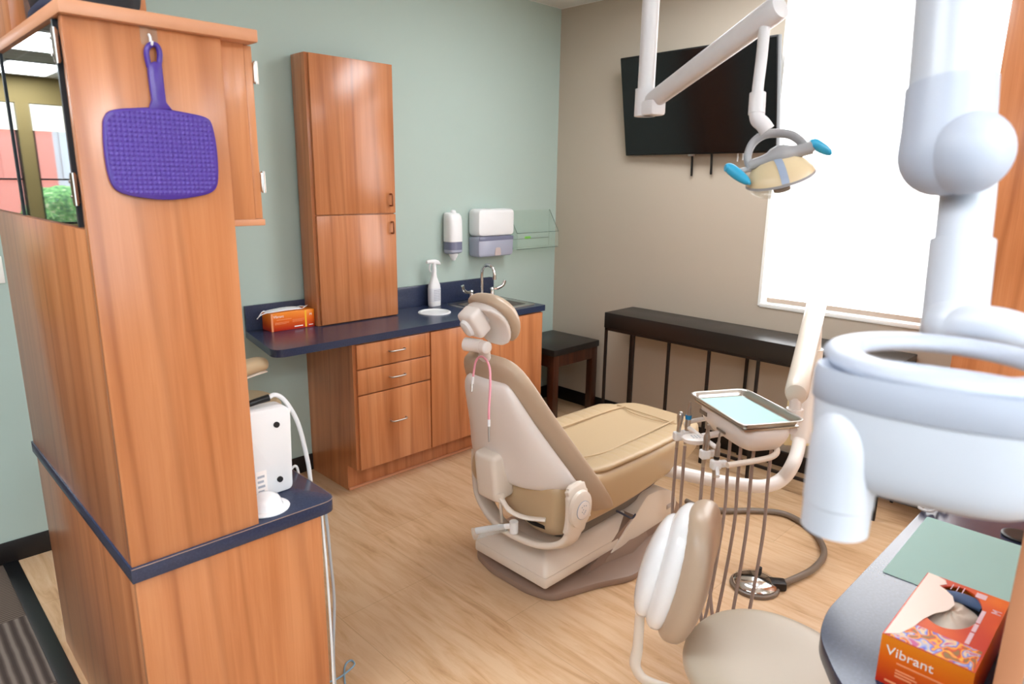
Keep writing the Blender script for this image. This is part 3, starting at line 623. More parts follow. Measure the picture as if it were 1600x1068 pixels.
# paper towel dispenser
pd = thing('towel_dispenser', 'wide white paper towel dispenser with translucent grey lower half on the sage wall', 'dispenser', (-.72,-.05,1.19))
obj('cover', rbox(-.725,-.001,1.330,1.512,.168,.115,.034,0,.022), M['white'], pd)
obj('lower_cover', rbox(-.725,-.001,1.190,1.3295,.167,.110,.024,.004,.018), M['dispg'], pd, label='translucent grey lower cover')
b = new(); box(b, -.885,-.565,-.1125,-.109,1.300,1.328,.004); obj('window_band', b, M['dispd'], pd)
b = new(); plate(b, rpoly([(-.030,0),(.030,0),(.022,.055),(-.022,.055)],.012), (-.715,-.1105,1.196), (1,0,0), (0,0,1), .004); obj('towel_slot', b, mat('towel_slot_beige', (196,180,176), .6), pd)
# acrylic holder
ah = thing('acrylic_rack', 'clear acrylic wall rack right of the towel dispenser near the corner', 'rack', (-.3,-.05,1.2))
ax0, ax1 = -.515, -.075
b = new(); box(b, ax0, ax1, -.004, -.001, 1.22, 1.492); obj('back_panel', b, M['acrylic'], ah)
b = new(); box(b, ax0, ax1, -.100, -.097, 1.225, 1.335); obj('front_panel', b, M['acrylic'], ah)
b = new(); box(b, ax0, ax1, -.100, -.004, 1.222, 1.225); obj('shelf', b, M['acrylic'], ah)
for x in (ax0, ax1-.003):
    b = new(); t = new(); prism(t, [(-.001,1.22),(-.10,1.22),(-.10,1.335),(-.001,1.492)], x, x+.003)
    for v in t.verts: v.co = V((v.co.z, v.co.x, v.co.y))
    join(b, t); obj('side_panel', b, M['acrylic'], ah)
b = new()
for z in (1.336, 1.222): tube(b, [(ax0,-.0985,z),(ax1,-.0985,z)], .0022, n=6, smooth=False)
tube(b, [(ax0,-.004,1.285),(ax1,-.004,1.285)], .0018, n=6, smooth=False); tube(b, [(ax0,-.002,1.493),(ax0,-.0985,1.336)], .0018, n=6, smooth=False); tube(b, [(ax1,-.002,1.493),(ax1,-.0985,1.336)], .0018, n=6, smooth=False)
obj('edges', b, M['acr_edge'], ah)
b = new(); box(b, ax0+.075, ax0+.135, -.102, -.100, 1.296, 1.312); obj('green_mark', b, M['printgreen'], ah)
# sink and faucet
sk = thing('steel_sink', 'stainless drop-in sink in the right end of the navy worktop', 'sink', (-.93,-.29,H))
b = new()
o_ = rpoly([(-1.16,-.472),(-.70,-.472),(-.70,-.085),(-1.16,-.085)], .03, 5); i_ = rpoly([(SX0+.012,SY0+.012),(SX1-.012,SY0+.012),(SX1-.012,SY1-.012),(SX0+.012,SY1-.012)], .03, 5)
lo_ = rpoly([(SX0+.03,SY0+.03),(SX1-.03,SY0+.03),(SX1-.03,SY1-.03),(SX0+.03,SY1-.03)], .04, 5)
loft(b, [[V((p[0],p[1],H+.0005)) for p in o_],[V((p[0],p[1],H+.004)) for p in o_],[V((p[0]*.97+i_[j][0]*.03,p[1]*.97+i_[j][1]*.03,H+.006)) for j,p in enumerate(o_)],[V((p[0],p[1],H+.005)) for p in i_],[V((p[0],p[1],H-.001)) for p in i_],[V((p[0],p[1],H-.15)) for p in lo_]], cap=False)
vs = [v for v in b.verts if abs(v.co.z-(H-.15)) < 1e-5]; b.faces.new(vs); obj('basin', b, M['steel'], sk)
fc = thing('gooseneck_faucet', 'chrome gooseneck faucet with two wing handles behind the sink', 'faucet', (-.86,-.1,H))
fx, fy = -.858, -.105
b = new(); tube(b, [(fx,fy,H+.005),(fx,fy,H+.10),(fx,fy,H+.19),(fx+.004,fy-.022,H+.232),(fx+.010,fy-.055,H+.243),(fx+.016,fy-.09,H+.228),(fx+.018,fy-.105,H+.19),(fx+.018,fy-.105,H+.165)], .0115, n=16); cyl(b, (fx+.018,fy-.105,H+.172),(fx+.018,fy-.105,H+.150),.0135); obj('spout', b, M['chrome'], fc)
b = new(); box(b, fx-.11, fx+.11, fy-.025, fy+.025, H+.005, H+.022, .008); obj('base_plate', b, M['chrome'], fc)
for s in (-1, 1):
    hx = fx+s*.095
    b = new(); cyl(b, (hx,fy,H+.02),(hx,fy,H+.062),.020,.015); lathe(b, (hx,fy,H+.06), (0,0,1), [(.016,0),(.018,.008),(.012,.018),(.0005,.02)], 20)
    tube(b, [(hx,fy,H+.066),(hx+s*.045,fy-.012,H+.068),(hx+s*.085,fy-.022,H+.088),(hx+s*.10,fy-.026,H+.120)], lambda q: (.006+.004*q, .009+.004*q), n=12); obj('wing_handle', b, M['chrome'], fc)

# ================================================================== CORNER FURNITURE, SCREEN
st = thing('side_table', 'small square black-topped dark wood table in the corner beside the counter end', 'table', (-.32,-.29,0))
tx0, tx1, ty0, ty1, tz = -.572, -.075, -.531, -.07, .57
b = new(); box(b, tx0, tx1, ty0, ty1, tz-.045, tz, .003); obj('table_top', b, M['blackwood'], st)
b = new()
for (x0,x1,y0,y1) in ((tx0+.02,tx1-.02,ty0+.012,ty0+.035),(tx0+.02,tx1-.02,ty1-.035,ty1-.012),(tx0+.012,tx0+.035,ty0+.02,ty1-.02),(tx1-.035,tx1-.012,ty0+.02,ty1-.02)): box(b, x0,x1,y0,y1,tz-.13,tz-.046)
obj('apron', b, M['wood_dark'], st)
for x in (tx0+.008, tx1-.063):
    for y in (ty0+.008, ty1-.063):
        b = new(); box(b, x, x+.055, y, y+.055, 0, tz-.0455, .002); obj('leg', b, M['wood_dark'], st)
cs = thing('console_table', 'long narrow black console table with thin metal legs under the window', 'table', (-.17,-1.66,0))
c0, c1, cx0, cx1, cz = -.765, -2.575, -.335, -.012, .845
b = new(); box(b, cx0, cx1, c1, c0, cz-.105, cz, .003); obj('table_top', b, M['blackwood'], cs)
b = new()
for x in (cx0+.004, cx1-.02): box(b, x, x+.016, c1+.004, c0-.004, cz-.122, cz-.1055)
for y in (c0-.02, c1+.004): box(b, cx0+.004, cx1-.004, y, y+.016, cz-.122, cz-.1055)
for x in (cx0+.004, cx1-.02): box(b, x, x+.016, c1+.004, -1.60, .09, .106)
obj('rail', b, M['blackmetal'], cs)
for y in (c0-.020, -1.01, -1.28, -1.56, -1.87, -2.25, c1+.004):
    b = new(); box(b, cx0+.004, cx0+.020, y, y+.016, 0, cz-.1225); obj('leg', b, M['blackmetal'], cs)
for y in (c0-.020, -1.66, c1+.004):
    b = new(); box(b, cx1-.02, cx1-.004, y, y+.016, 0, cz-.1225); obj('leg', b, M['blackmetal'], cs)
tv = thing('wall_television', 'large black flat television mounted tilted on the beige wall beside the window', 'television', (-.12,-1.194,1.87))
yw, tl = .044, .174
nn = V((-math.cos(yw), math.sin(yw), 0)); rr_ = V((-math.sin(yw), -math.cos(yw), 0)); uu = V((0,0,1))*math.cos(tl)+nn*math.sin(tl); nf = rr_.cross(uu)*-1
if nf.dot(nn) < 0: nf = -nf
tcn = V((-.12,-1.194,2.179)); TW, TH = 1.078, .617
b = new(); obox(b, tcn-nf*.024, rr_, uu, nf, TW/2, TH/2, .022, .004); obj('housing', b, M['black'], tv)
b = new(); obox(b, tcn+nf*.0005, rr_, uu, nf, TW/2-.008, TH/2-.010, .0012); obj('screen', b, M['screen'], tv)
b = new(); obox(b, tcn-uu*(TH/2+.003)-nf*.01+rr_*(-.02), rr_, uu, nf, .025, .008, .006, .002); obj('brand_plate', b, M['steel'], tv)
b = new(); obox(b, tcn-nf*.07-uu*.02, rr_, uu, nf, .18, .16, .022); box(b, -.03, -.001, -1.35, -1.05, 2.05, 2.3); obj('wall_bracket', b, M['blackmetal'], tv)
for dy, ln in ((-.035,.135),(.105,.125)):
    b = new(); q = tcn-uu*(TH/2)+rr_*dy-nf*.03; tube(b, [q+V((0,0,.03)), q+V((.01,0,-.05)), q+V((.022,0.004,-ln))], .0075, n=8); obj('hanging_strap', b, M['black'], tv)
q = tcn-uu*(TH/2)+rr_*.28-nf*.03
b = new(); tube(b, [q+V((0,0,.03)), q+V((.01,0,-.02)), q+V((.012,.002,-.05))], .005, n=8); obj('cable_end', b, M['cordw'], tv)
b = new(); q = q+rr_*.035; tube(b, [q+V((0,0,.03)), q+V((.01,0,-.02)), q+V((.012,.002,-.042))], .005, n=8); obj('cable_end', b, M['cordw'], tv)
# tall wood cabinet against the window wall
tp = thing('wall_wood_cabinet', 'tall reddish wood cabinet against the window wall behind the grey-white arm', 'cabinet', (-.15,-3.1,0))
b = new(); box(b, -.30, -.001, -3.55, -2.786, 0, 2.75, .001); obj('body', b, M['wood'], tp)
b = new(); box(b, -.318, -.3005, -3.165, -2.789, .1, 2.74, .002); obj('door', b, M['wood'], tp)
b = new(); box(b, -.318, -.3005, -3.547, -3.169, .1, 2.74, .002); obj('door', b, M['wood'], tp)

# ================================================================== DENTAL CHAIR
YC = -1.66
ch = thing('dental_chair', 'tan dental patient chair with white shell, reclined in the middle of the room', 'dental chair', (-1.75,YC,0))
# base casting
b = new(); prism(b, rpoly([(-2.072,-1.400),(-2.112,-1.55),(-2.112,-1.76),(-2.078,-1.885),(-1.86,-1.955),(-1.70,-2.03),(-1.45,-2.00),(-1.10,-1.86),(-1.0,-1.66),(-1.1,-1.46),(-1.45,-1.33),(-1.75,-1.30)], [.05,.03,.03,.05,.05,.05,.05,.08,.08,.08,.06,.06]), 0, .034, .010)
rings = []
for x, hw, h in ((-1.95,.10,.05),(-1.75,.20,.075),(-1.55,.24,.10),(-1.35,.20,.13),(-1.15,.13,.12),(-1.05,.08,.05)): rings.append(sring((x,YC-.02,.02),(0,1,0),(0,0,1),hw,h,3,20))
loft(b, rings); obj('base_casting', b, M['base_taupe'], ch)
# lift cover, two tone
b = new(); box(b, -2.118,-1.62,-1.885,-1.452,.078,.128,.010); obj('lift_cover_skirt', b, M['shell2'], ch)
b = new(); rings = []
for z, i in ((.128,.002),(.150,.008),(.196,.05),(.202,.07)): rings.append([V((x,y,z)) for x,y in rpoly([(-2.118+i,-1.885+i),(-1.50-i*.2,-1.885+i),(-1.50-i*.2,-1.452-i),(-2.118+i,-1.452-i)], .02, 4)])
loft(b, rings); obj('lift_cover', b, M['shell2'], ch)
b = new(); t = new(); prism(t, rpoly([(-1.68,.07),(-1.17,.085),(-1.15,.15),(-1.19,.215),(-1.30,.262),(-1.42,.268)], [0,.02,.03,.04,.04,.02]), -1.892, -1.44, .006)
for v in t.verts: v.co = V((v.co.x, v.co.z, v.co.y))
join(b, t); obj('lift_arm_cover', b, M['shell2'], ch)
b = new(); box(b, -1.245,-1.200,-1.895,-1.890,.135,.158,.001); obj('rating_label', b, M['labelp'], ch)
b = new(); t = new(); prism(t, [(-1.86,.034),(-1.62,.150),(-1.36,.265),(-1.25,.235),(-1.12,.12),(-1.0,.034)], -1.8835, -1.45)
for v in t.verts: v.co = V((v.co.x, v.co.z, v.co.y))
join(b, t); obj('lift_linkage', b, M['base_taupe'], ch)
b = new(); rings = []
for x, hw, z0, z1 in ((-1.93,.15,.20,.29),(-1.88,.19,.19,.30),(-1.5,.20,.20,.36),(-1.2,.18,.26,.38),(-1.1,.14,.30,.38)): rings.append(sring((x,YC,(z0+z1)/2),(0,1,0),(0,0,1),hw,(z1-z0)/2,4,20))
loft(b, rings); obj('seat_frame', b, mat('grey_seat_frame', (120,114,110), .4), ch)
b = new(); tube(b, [(-1.64,-1.83,.26),(-1.60,-1.86,.235),(-1.565,-1.885,.21),(-1.53,-1.888,.19),(-1.50,-1.886,.20)], .005, n=8); obj('foot_cord', b, mat('slate_blue_cord',(66,70,90),.4), ch)
# seat cushion
b = new(); rings = []
S = [(-2.110,.215,.375,.500,.0),(-2.100,.255,.325,.535,.0),(-2.06,.276,.305,.552,.03),(-1.95,.284,.300,.545,.028),(-1.80,.290,.300,.538,.022),(-1.60,.293,.305,.535,.018),(-1.40,.293,.335,.540,.016),(-1.25,.290,.350,.542,.014),(-1.10,.275,.370,.540,.012),(-1.00,.245,.385,.535,.01),(-.945,.20,.40,.525,.0),(-.925,.12,.42,.50,.0)]
n_ = 40
for x, hw, z0, z1, dip in S:
    r = []
    for i in range(n_):
        t_ = 2*PI*i/n_; cs, sn = math.cos(t_), math.sin(t_); e = 5.0
        y = math.copysign(abs(cs)**(2/e), cs)*hw; zz = math.copysign(abs(sn)**(2/e), sn)
        z = (z0+z1)/2+zz*(z1-z0)/2
        if sn > 0: z -= dip*math.exp(-(y/(hw*.55))**2)
        rear = max(0.0, min(1.0, (-1.93-x)/.14))
        if sn < 0: z += rear*(.085*max(0.0, min(1.0, .5+1.3*y/hw))-.018)
        if sn > 0: z += rear*.012*(y/hw)**2
        r.append(V((x,YC+y,z)))
    rings.append(r)
loft(b, rings); seat = obj('seat', b, M['tan'], ch, sub=1, angle=60)
# pleated side bolsters on the seat
for s in (-1, 1):
    b = new(); rings = []; K = 90
    for i in range(K+1):
        q = i/K; x = -1.90+.80*q; ease = min(1, q/.12, (1-q)/.10); ease = math.sqrt(max(0.02, ease))
        pl = 0.0
        if .10 < q < .78: pl = -.0035*max(0, math.cos(2*PI*(q-.10)/.085))**6
        yc_ = YC+s*(.225-.02*abs(q-.5)); rings.append(sring((x,yc_,.530),(0,1,0),(0,0,1),.056*ease+.002,(.017)*ease+.001+pl,2.4,18))
    loft(b, rings); obj('bolster', b, M['tan'], seat, angle=60)
b = new()
tube(b, [(-1.12,YC+.15,.540),(-1.16,YC+.05,.540),(-1.16,YC-.10,.540),(-1.12,YC-.2,.540),(-1.03,YC-.16,.536)], .0028, n=8); tube(b, [(-1.10,YC+.20,.536),(-1.13,YC-.22,.538)], .0028, n=8); obj('toe_piping', b, M['tan'], seat)
b = new(); tube(b, [(-1.88,YC+.12,.545),(-1.70,YC+.165,.541),(-1.50,YC+.165,.541),(-1.25,YC+.16,.543),(-1.1,YC+.15,.541)], .004, n=8); tube(b, [(-1.88,YC-.12,.545),(-1.70,YC-.165,.541),(-1.50,YC-.165,.541),(-1.25,YC-.16,.543),(-1.1,YC-.15,.541)], .004, n=8); obj('piping', b, M['tan'], seat)
# backrest
P0 = V((-2.205,YC,1.058)); P1 = V((-1.812,YC,.410)); dB = (P1-P0).normalized(); nB = V((-dB.z,0,dB.x)); LB = (P1-P0).length
if nB.x < 0: nB = -nB
Yv = V((0,1,0))
def backring(s, hw, th, curl, off=0.0, e=3.2, n=36, shift=0.0):
    c = P0+dB*s+nB*off; r = []
    for i in range(n):
        t_ = 2*PI*i/n; cs, sn = math.cos(t_), math.sin(t_)
        y = math.copysign(abs(cs)**(2/e), cs)*hw; w_ = math.copysign(abs(sn)**(2/e), sn)*th
        k_ = (y/hw)
        r.append(c+Yv*(y+shift)+nB*(w_+curl*(k_*k_-1)))
    return r
b = new(); rings = []
for f, hw, th, curl in ((-.012,.05,.012,.004),(0,.105,.026,.008),(.03,.145,.035,.012),(.10,.176,.038,.020),(.22,.200,.038,.030),(.40,.235,.038,.045),(.58,.280,.038,.065),(.72,.318,.038,.085),(.84,.345,.036,.10),(.93,.355,.032,.11),(.98,.350,.024,.112),(1.0,.335,.012,.112)): rings.append(backring(f*LB,hw,th,curl,off=-.036))
loft(b, rings); bp = obj('backrest_pad', b, M['taupe'], ch, sub=1, angle=60)
b = new(); rings = []
for f, hw, th, curl, off in ((.085,.090,.012,.004,-.085),(.10,.118,.026,.008,-.090),(.16,.142,.034,.012,-.098),(.28,.170,.040,.020,-.106),(.42,.206,.046,.032,-.112),(.55,.252,.050,.048,-.118),(.63,.280,.050,.062,-.120),(.685,.298,.046,.075,-.122),(.71,.294,.030,.08,-.124),(.72,.28,.010,.08,-.124)): rings.append(backring(f*LB,hw,th,curl,off=off,e=2.8))
loft(b, rings); obj('backrest_shell', b, M['shell'], ch, sub=1, angle=60)
for s in (-1, 1):
    b = new(); tube(b, [P0+dB*.52+nB*(-.10)+Yv*s*.235, P0+dB*.62+nB*(-.12)+Yv*s*.275, P0+dB*.69+nB*(-.16)+Yv*s*.30], (.018,.035), n=14, flat=(0,1,0), e=3); obj('hinge_bracket', b, M['shell'], ch)
# headrest
hb = P0+dB*.03+nB*(-.052)
b = new(); tube(b, [hb+dB*.10, hb-dB*.01, hb-dB*.045], (.008,.032), n=14, flat=nB, e=3); obj('glide_bar', b, M['shell'], ch)
pv = V((-2.285,YC,1.092))
b = new(); cyl(b, pv+Yv*.052+V((-.02,0,.0)), pv-Yv*.015, .026, n=24); cyl(b, pv-Yv*.013, pv-Yv*.048, .024, n=24); ball(b, pv-Yv*.048, .024, 14, (1,.4,1)); tube(b, [pv-Yv*.03, hb-dB*.03], (.014,.026), n=14, flat=nB, e=3); obj('pivot_joint', b, M['shell'], ch)
hc = V((-2.1950, -1.6750, 1.2177)); hu = V((-.56,0,.83)).normalized(); hn = V((.83,0,.56)).normalized()
mc = V((-2.303,YC+.002,1.186))
b = new(); obox(b, mc, Yv, hu, hn, .044, .055, .034, .016, 4); tube(b, [mc+hn*.02, mc+hn*.075+V((0,0,.01))], (.03,.04), n=14, e=4); obj('headrest_mechanism', b, M['shell'], ch)
b = new(); q = mc+Yv*.006-hn*.034
loft(b, [sring(q,Yv,hu,.024,.038,2.6,24), sring(q-hn*.012,Yv,hu,.021,.034,2.6,24), sring(q-hn*.016,Yv,hu,.014,.024,2.6,24)]); obj('release_knob', b, M['white'], ch)
b = new(); rings = []
for f, hw, th, cv in ((-.108,.040,.012,-.034),(-.102,.070,.024,-.030),(-.08,.094,.032,-.018),(-.04,.106,.036,-.004),(0,.110,.037,0),(.04,.106,.036,-.006),(.075,.092,.032,-.020),(.096,.068,.024,-.032),(.102,.038,.012,-.036)):
    c = hc+hu*f+hn*cv; r = []
    for i in range(28):
        t_ = 2*PI*i/28; cs, sn = math.cos(t_), math.sin(t_); y = math.copysign(abs(cs)**(2/2.8), cs)*hw; w_ = math.copysign(abs(sn)**(2/2.8), sn)*th
        r.append(c+Yv*y+hn*(w_-.02*(y/.11)**2))
    rings.append(r)
loft(b, rings); obj('headrest_pad', b, M['taupe'], ch, sub=1, angle=60)
b = new(); rings = []
for f, hw, cv in ((-.100,.03,-.034),(-.092,.072,-.030),(-.05,.092,-.010),(0,.097,-.002),(.05,.09,-.012),(.078,.07,-.026),(.088,.03,-.034)):
    c = hc+hu*f+hn*(cv-.034); r = []
    for i in range(24):
        t_ = 2*PI*i/24; cs, sn = math.cos(t_), math.sin(t_); y = math.copysign(abs(cs)**(2/2.8), cs)*hw; w_ = sn*.022
        r.append(c+Yv*y+hn*(w_-.02*(y/.11)**2))
    rings.append(r)
loft(b, rings); obj('headrest_plate', b, M['shell'], ch, sub=1, angle=60)
# sling arm frame with the pivot hub
b = new(); tube(b, [(-2.085,-1.985,.575),(-2.08,-2.0,.52),(-2.085,-2.0,.40),(-2.10,-1.97,.325),(-2.13,-1.88,.286),(-2.14,-1.74,.277),(-2.12,-1.60,.285),(-2.07,-1.46,.325),(-2.01,-1.37,.40),(-1.99,-1.345,.50)], lambda q: ((.014 if q > .02 else .009), (.024 if q < .008 else .040 if q < .03 else .052 if q < .08 else .058 if q < .25 else .045)), n=16, k=10, flat=(0,-1,0), e=4); obj('sling_frame', b, M['shell2'], ch, angle=50)
b = new(); rings = []
hubc = V((-2.078,-2.012,.478))
loft(b, [sring(hubc+V((0,-.0,0)),(1,0,0),(0,0,1),.062,.075,2.2,32), sring(hubc+V((0,-.014,0)),(1,0,0),(0,0,1),.060,.072,2.2,32), sring(hubc+V((0,-.020,0)),(1,0,0),(0,0,1),.050,.062,2.2,32)]); obj('pivot_hub', b, M['shell2'], ch)
b = new(); lathe(b, hubc+V((0,-.0205,0)), (0,-1,0), [(.036,0),(.036,.003),(.033,.004),(.0005,.004)], 32); kp = obj('chair_keypad', b, M['shell'], ch)
b = new(); lathe(b, hubc+V((0,-.0200,0)), (0,-1,0), [(.036,0),(.038,0),(.038,.0025),(.036,.0025)], 32, cap=False)
for (x, z) in ((-.012,.016),(0,.019),(.012,.016),(-.010,-.004),(.010,-.004),(0,-.014),(-.004,.004),(.006,-.009)): cyl(b, hubc+V((x,-.0246,z)), hubc+V((x,-.0252,z)), .0028, n=10)
obj('keypad_marks', b, M['printg'], ch)
# left motor block and release linkage
bo = V((-2.165,-1.625,.525))
b = new(); obox(b, bo, V((1,0,.12)), Yv, V((-.12,0,1)), .055, .062, .105, .022, 4); obj('recline_motor_cover', b, M['shell2'], ch, angle=50)
b = new(); k0 = V((-2.200,-1.695,.445)); cyl(b, k0+V((.02,.01,0)), k0, .018); tube(b, [k0+V((.01,0,0)), (-2.185,-1.74,.405), (-2.16,-1.80,.388), (-2.11,-1.87,.385)], (.007,.013), n=12, flat=(0,0,1)); cyl(b, (-2.18,-1.68,.42),(-2.15,-1.66,.31),.007); obj('linkage', b, M['shell2'], ch)
b = new(); tube(b, [(-2.10,-1.74,.352),(-2.11,-1.80,.346),(-2.10,-1.86,.345)], .009, n=10); obj('linkage_bolt', b, M['black'], ch)
lv = [(-2.1700, -1.7511, 0.3348),(-2.1900, -1.7232, 0.3283),(-2.2100, -1.6606, 0.3021),(-2.2400, -1.5990, 0.2770)]
b = new(); tube(b, lv, lambda q: (.008+.001*q,.011+.004*q), n=12); cyl(b, V(lv[0])+V((0,0,-.03)), V(lv[0])+V((0,0,.02)), .018); obj('release_lever', b, M['white'], ch)
b = new(); tube(b, [V(lv[1])+V((0,0,-.004)), V(lv[2])+V((0,0,-.008)), V(lv[3])+V((-.01,.004,-.012))], lambda q: (.014+.006*q,.017+.010*q), n=12); obj('lever_sleeve', b, M['sleeve'], ch, label='clear plastic sleeve')
# swing arm under the chair (umbilical)
# bib chain
bn = thing('bib_chain', 'pink bib chain draped over the headrest bar of the dental chair', 'bib chain', tuple(hb))
nb = hb-dB*.055
b = new(); tube(b, [(-2.3899, -1.8346, 0.8684),(-2.3846, -1.8286, 0.9019),(-2.3541, -1.8018, 0.9853),(-2.3338, -1.7759, 1.0361),(-2.3191, -1.7391, 1.0600),(-2.2938, -1.6793, 1.0536),(-2.2963, -1.6568, 1.0270),(-2.3058, -1.6529, 0.9672)], .0042, n=10); obj('strap', b, M['pink'], bn)
for a0, a1, a2, r2 in (((-2.3899, -1.8346, 0.8684),(-2.3937, -1.8390, 0.8439),(-2.4022, -1.8486, 0.7903),.0045),((-2.3051, -1.6521, 0.9719),(-2.3113, -1.6555, 0.9434),(-2.3239, -1.6661, 0.9178),.006)):
    b = new(); cyl(b, a0, a1, .0055, n=10); obj('crimp', b, M['white'], bn)
    b = new(); cyl(b, a1, a2, r2, .003, n=10); obj('clip', b, M['steel'], bn)

# ================================================================== DELIVERY UNIT
dl = thing('delivery_unit', 'white dental instrument delivery unit on a bent arm right of the chair', 'delivery unit', (-1.2,-2.2,0))
ta = V((-.51,-.86,0)).normalized(); tb = V((.86,-.51,0)).normalized(); TCN = V((-1.672,-2.440,.90))
b = new(); tube(b, [(-1.30,-1.84,.36),(-1.2916, -1.9699, 0.3700),(-1.2506, -2.1140, 0.3700),(-1.1926, -2.2423, 0.3700),(-1.1300, -2.3188, 0.3700),(-1.0646, -2.3664, 0.4000),(-1.0295, -2.3953, 0.4800),(-0.8700, -2.3494, 0.5219),(-0.8400, -2.3358, 0.6386)], .031, n=20); obj('swing_arm', b, M['shell'], dl)
pb = V((-0.8400, -2.3416, 0.6401)); pt_ = V((pb.x, pb.y, 1.14))
b = new(); cyl(b, pb-V((0,0,.12)), pt_-V((0,0,.20)), .046, n=24); obj('post', b, M['shell'], dl)
b = new(); cyl(b, pt_-V((0,0,.22)), pt_-V((0,0,.17)), .052); cyl(b, pt_-V((0,0,.17)), pt_+V((0,0,.0)), .042, .030); obj('post_collar', b, M['shell2'], dl)
b = new(); obox(b, pb+V((.03,.0,.0)), V((.7,-.72,0)), V((.72,.7,0)), V((0,0,1)), .092, .012, .155, .02, 3); obj('junction_panel', b, M['yellowed'], dl, label='yellowed cream cover panel')
aE = V((-1.5025, -2.5585, 0.9527)); aB = pt_+V((0,0,.035)); 
dA = (aE-aB).normalized(); uA, wA = frame(dA)
b = new(); loft(b, [sring(aB-dA*.045,uA,wA,.010,.014,2.2,28), sring(aB-dA*.035,uA,wA,.032,.040,2.2,28), sring(aB-dA*.01,uA,wA,.042,.052,2.2,28), sring(aE-dA*.05,uA,wA,.042,.050,2.2,28), sring(aE,uA,wA,.042,.048,2.2,28), sring(aE+dA*.018,uA,wA,.036,.042,2.2,28), sring(aE+dA*.026,uA,wA,.02,.024,2.2,28)]); obj('balance_arm', b, M['shell2'], dl)
b = new(); pE = aE+V((0,0,-.02)); cyl(b, pE, pE+V((0,0,-.085)), .022); cyl(b, pE+V((0,0,-.045)), pE+V((0,0,-.095)), .030); tube(b, [pE+V((0,0,-.085)), TCN+ta*.16+tb*.09+V((0,0,-.03))], .02, n=12); obj('head_pivot', b, M['shell'], dl)
b = new(); rings = []
for z, la, lb_, o in ((-.110,.100,.06,.03),(-.105,.135,.075,.015),(-.075,.165,.094,.0),(-.055,.172,.100,.0),(-.028,.168,.102,.0),(-.020,.160,.098,.0)): rings.append(sring(TCN+ta*(.004+o)+V((0,0,z)), ta, tb, la, lb_, 5, 40))
loft(b, rings); obj('head_body', b, M['shell'], dl, angle=50)
b = new(); q = TCN-tb*.102+ta*-.105+V((0,0,-.048)); obox(b, q, ta, tb, V((0,0,1)), .026, .0015, .008, .001); q2 = TCN-tb*.0985+ta*.02+V((0,0,-.075)); obox(b, q2, ta, tb, V((0,0,1)), .03, .0015, .004, .001); obj('badge', b, M['hosed'], dl)
b = new(); obox(b, TCN+ta*.004+V((0,0,-.018)), ta, tb, V((0,0,1)), .172, .108, .003, .002); obj('tray_support', b, M['steel'], dl)
b = new(); tube(b, [TCN+ta*.135+tb*.05+V((0,0,-.095)), TCN+ta*.155+tb*.045+V((0,0,-.115)), TCN+ta*.175+tb*.01+V((0,0,-.122)), TCN+ta*.185-tb*.05+V((0,0,-.125)), TCN+ta*.19-tb*.17+V((0,0,-.13))], .0105, n=14); obj('grab_handle', b, M['shell2'], dl)
# control pad and holder bar
hbz = -.10
b = new(); tube(b, [TCN-tb*.06-ta*.14+V((0,0,-.085)), TCN-tb*.15-ta*.14+V((0,0,hbz)), TCN-tb*.165-ta*.05+V((0,0,hbz)), TCN-tb*.165+ta*.06+V((0,0,hbz)), TCN-tb*.165+ta*.11+V((0,0,hbz))], .009, n=12); tube(b, [TCN-tb*.06+V((0,0,-.09)), TCN-tb*.165+V((0,0,hbz))], .012, n=12); obj('holder_bar', b, M['shell'], dl)
b = new(); q = V((-1.8385, -2.3475, 0.8015)); e1 = (ta*-.1-tb*1.0).normalized(); e2 = V((0,0,1)).cross(e1).normalized(); zt = (V((0,0,1))-tb*.25).normalized()
loft(b, [sring(q+V((0,0,-.020)),e1,e2,.035,.026,2.2,28), sring(q+V((0,0,-.012)),e1,e2,.047,.036,2.2,28), sring(q,e1,e2,.050,.038,2.2,28), sring(q+V((0,0,.003)),e1,e2,.046,.034,2.2,28)]); obj('control_pad', b, M['shell'], dl)
b = new()
for i in range(-1,2):
    for j in range(-1,2): obox(b, q+V((0,0,.0034))+e1*i*.012+e2*j*.011, e1, e2, V((0,0,1)), .003, .0025, .0004)
obj('pad_marks', b, M['printg'], dl)
# tray and paper
tr = thing('instrument_tray', 'rectangular stainless tray with rounded corners resting on the delivery unit', 'tray', tuple(TCN+V((0,0,-.015))))
b = new(); rings = []
for z, g in ((-.0145,-.022),(-.0145,-.012),(.006,-.004),(.010,.004),(.0095,.009),(.007,.010),(.008,.004),(.004,-.0055),(-.0115,-.0135),(-.0125,-.022)): rings.append([TCN+ta*p[0]+tb*p[1]+V((0,0,z)) for p in rpoly([(-.183-g,-.118-g),(.183+g,-.118-g),(.183+g,.118+g),(-.183-g,.118+g)], .035+g, 6)])
loft(b, rings); obj('tray_pan', b, M['steel'], tr, angle=45)
b = new(); t = new(); prism(t, rpoly([(-.160,-.094),(.160,-.094),(.160,.094),(-.160,.094)], .010), -.0118, -.0108)
for v in t.verts: v.co = TCN+ta*v.co.x+tb*v.co.y+V((0,0,v.co.z))
join(b, t); solo('tray_paper', b, M['aqua'], 'pale aqua paper liner lying in the steel instrument tray', 'paper')
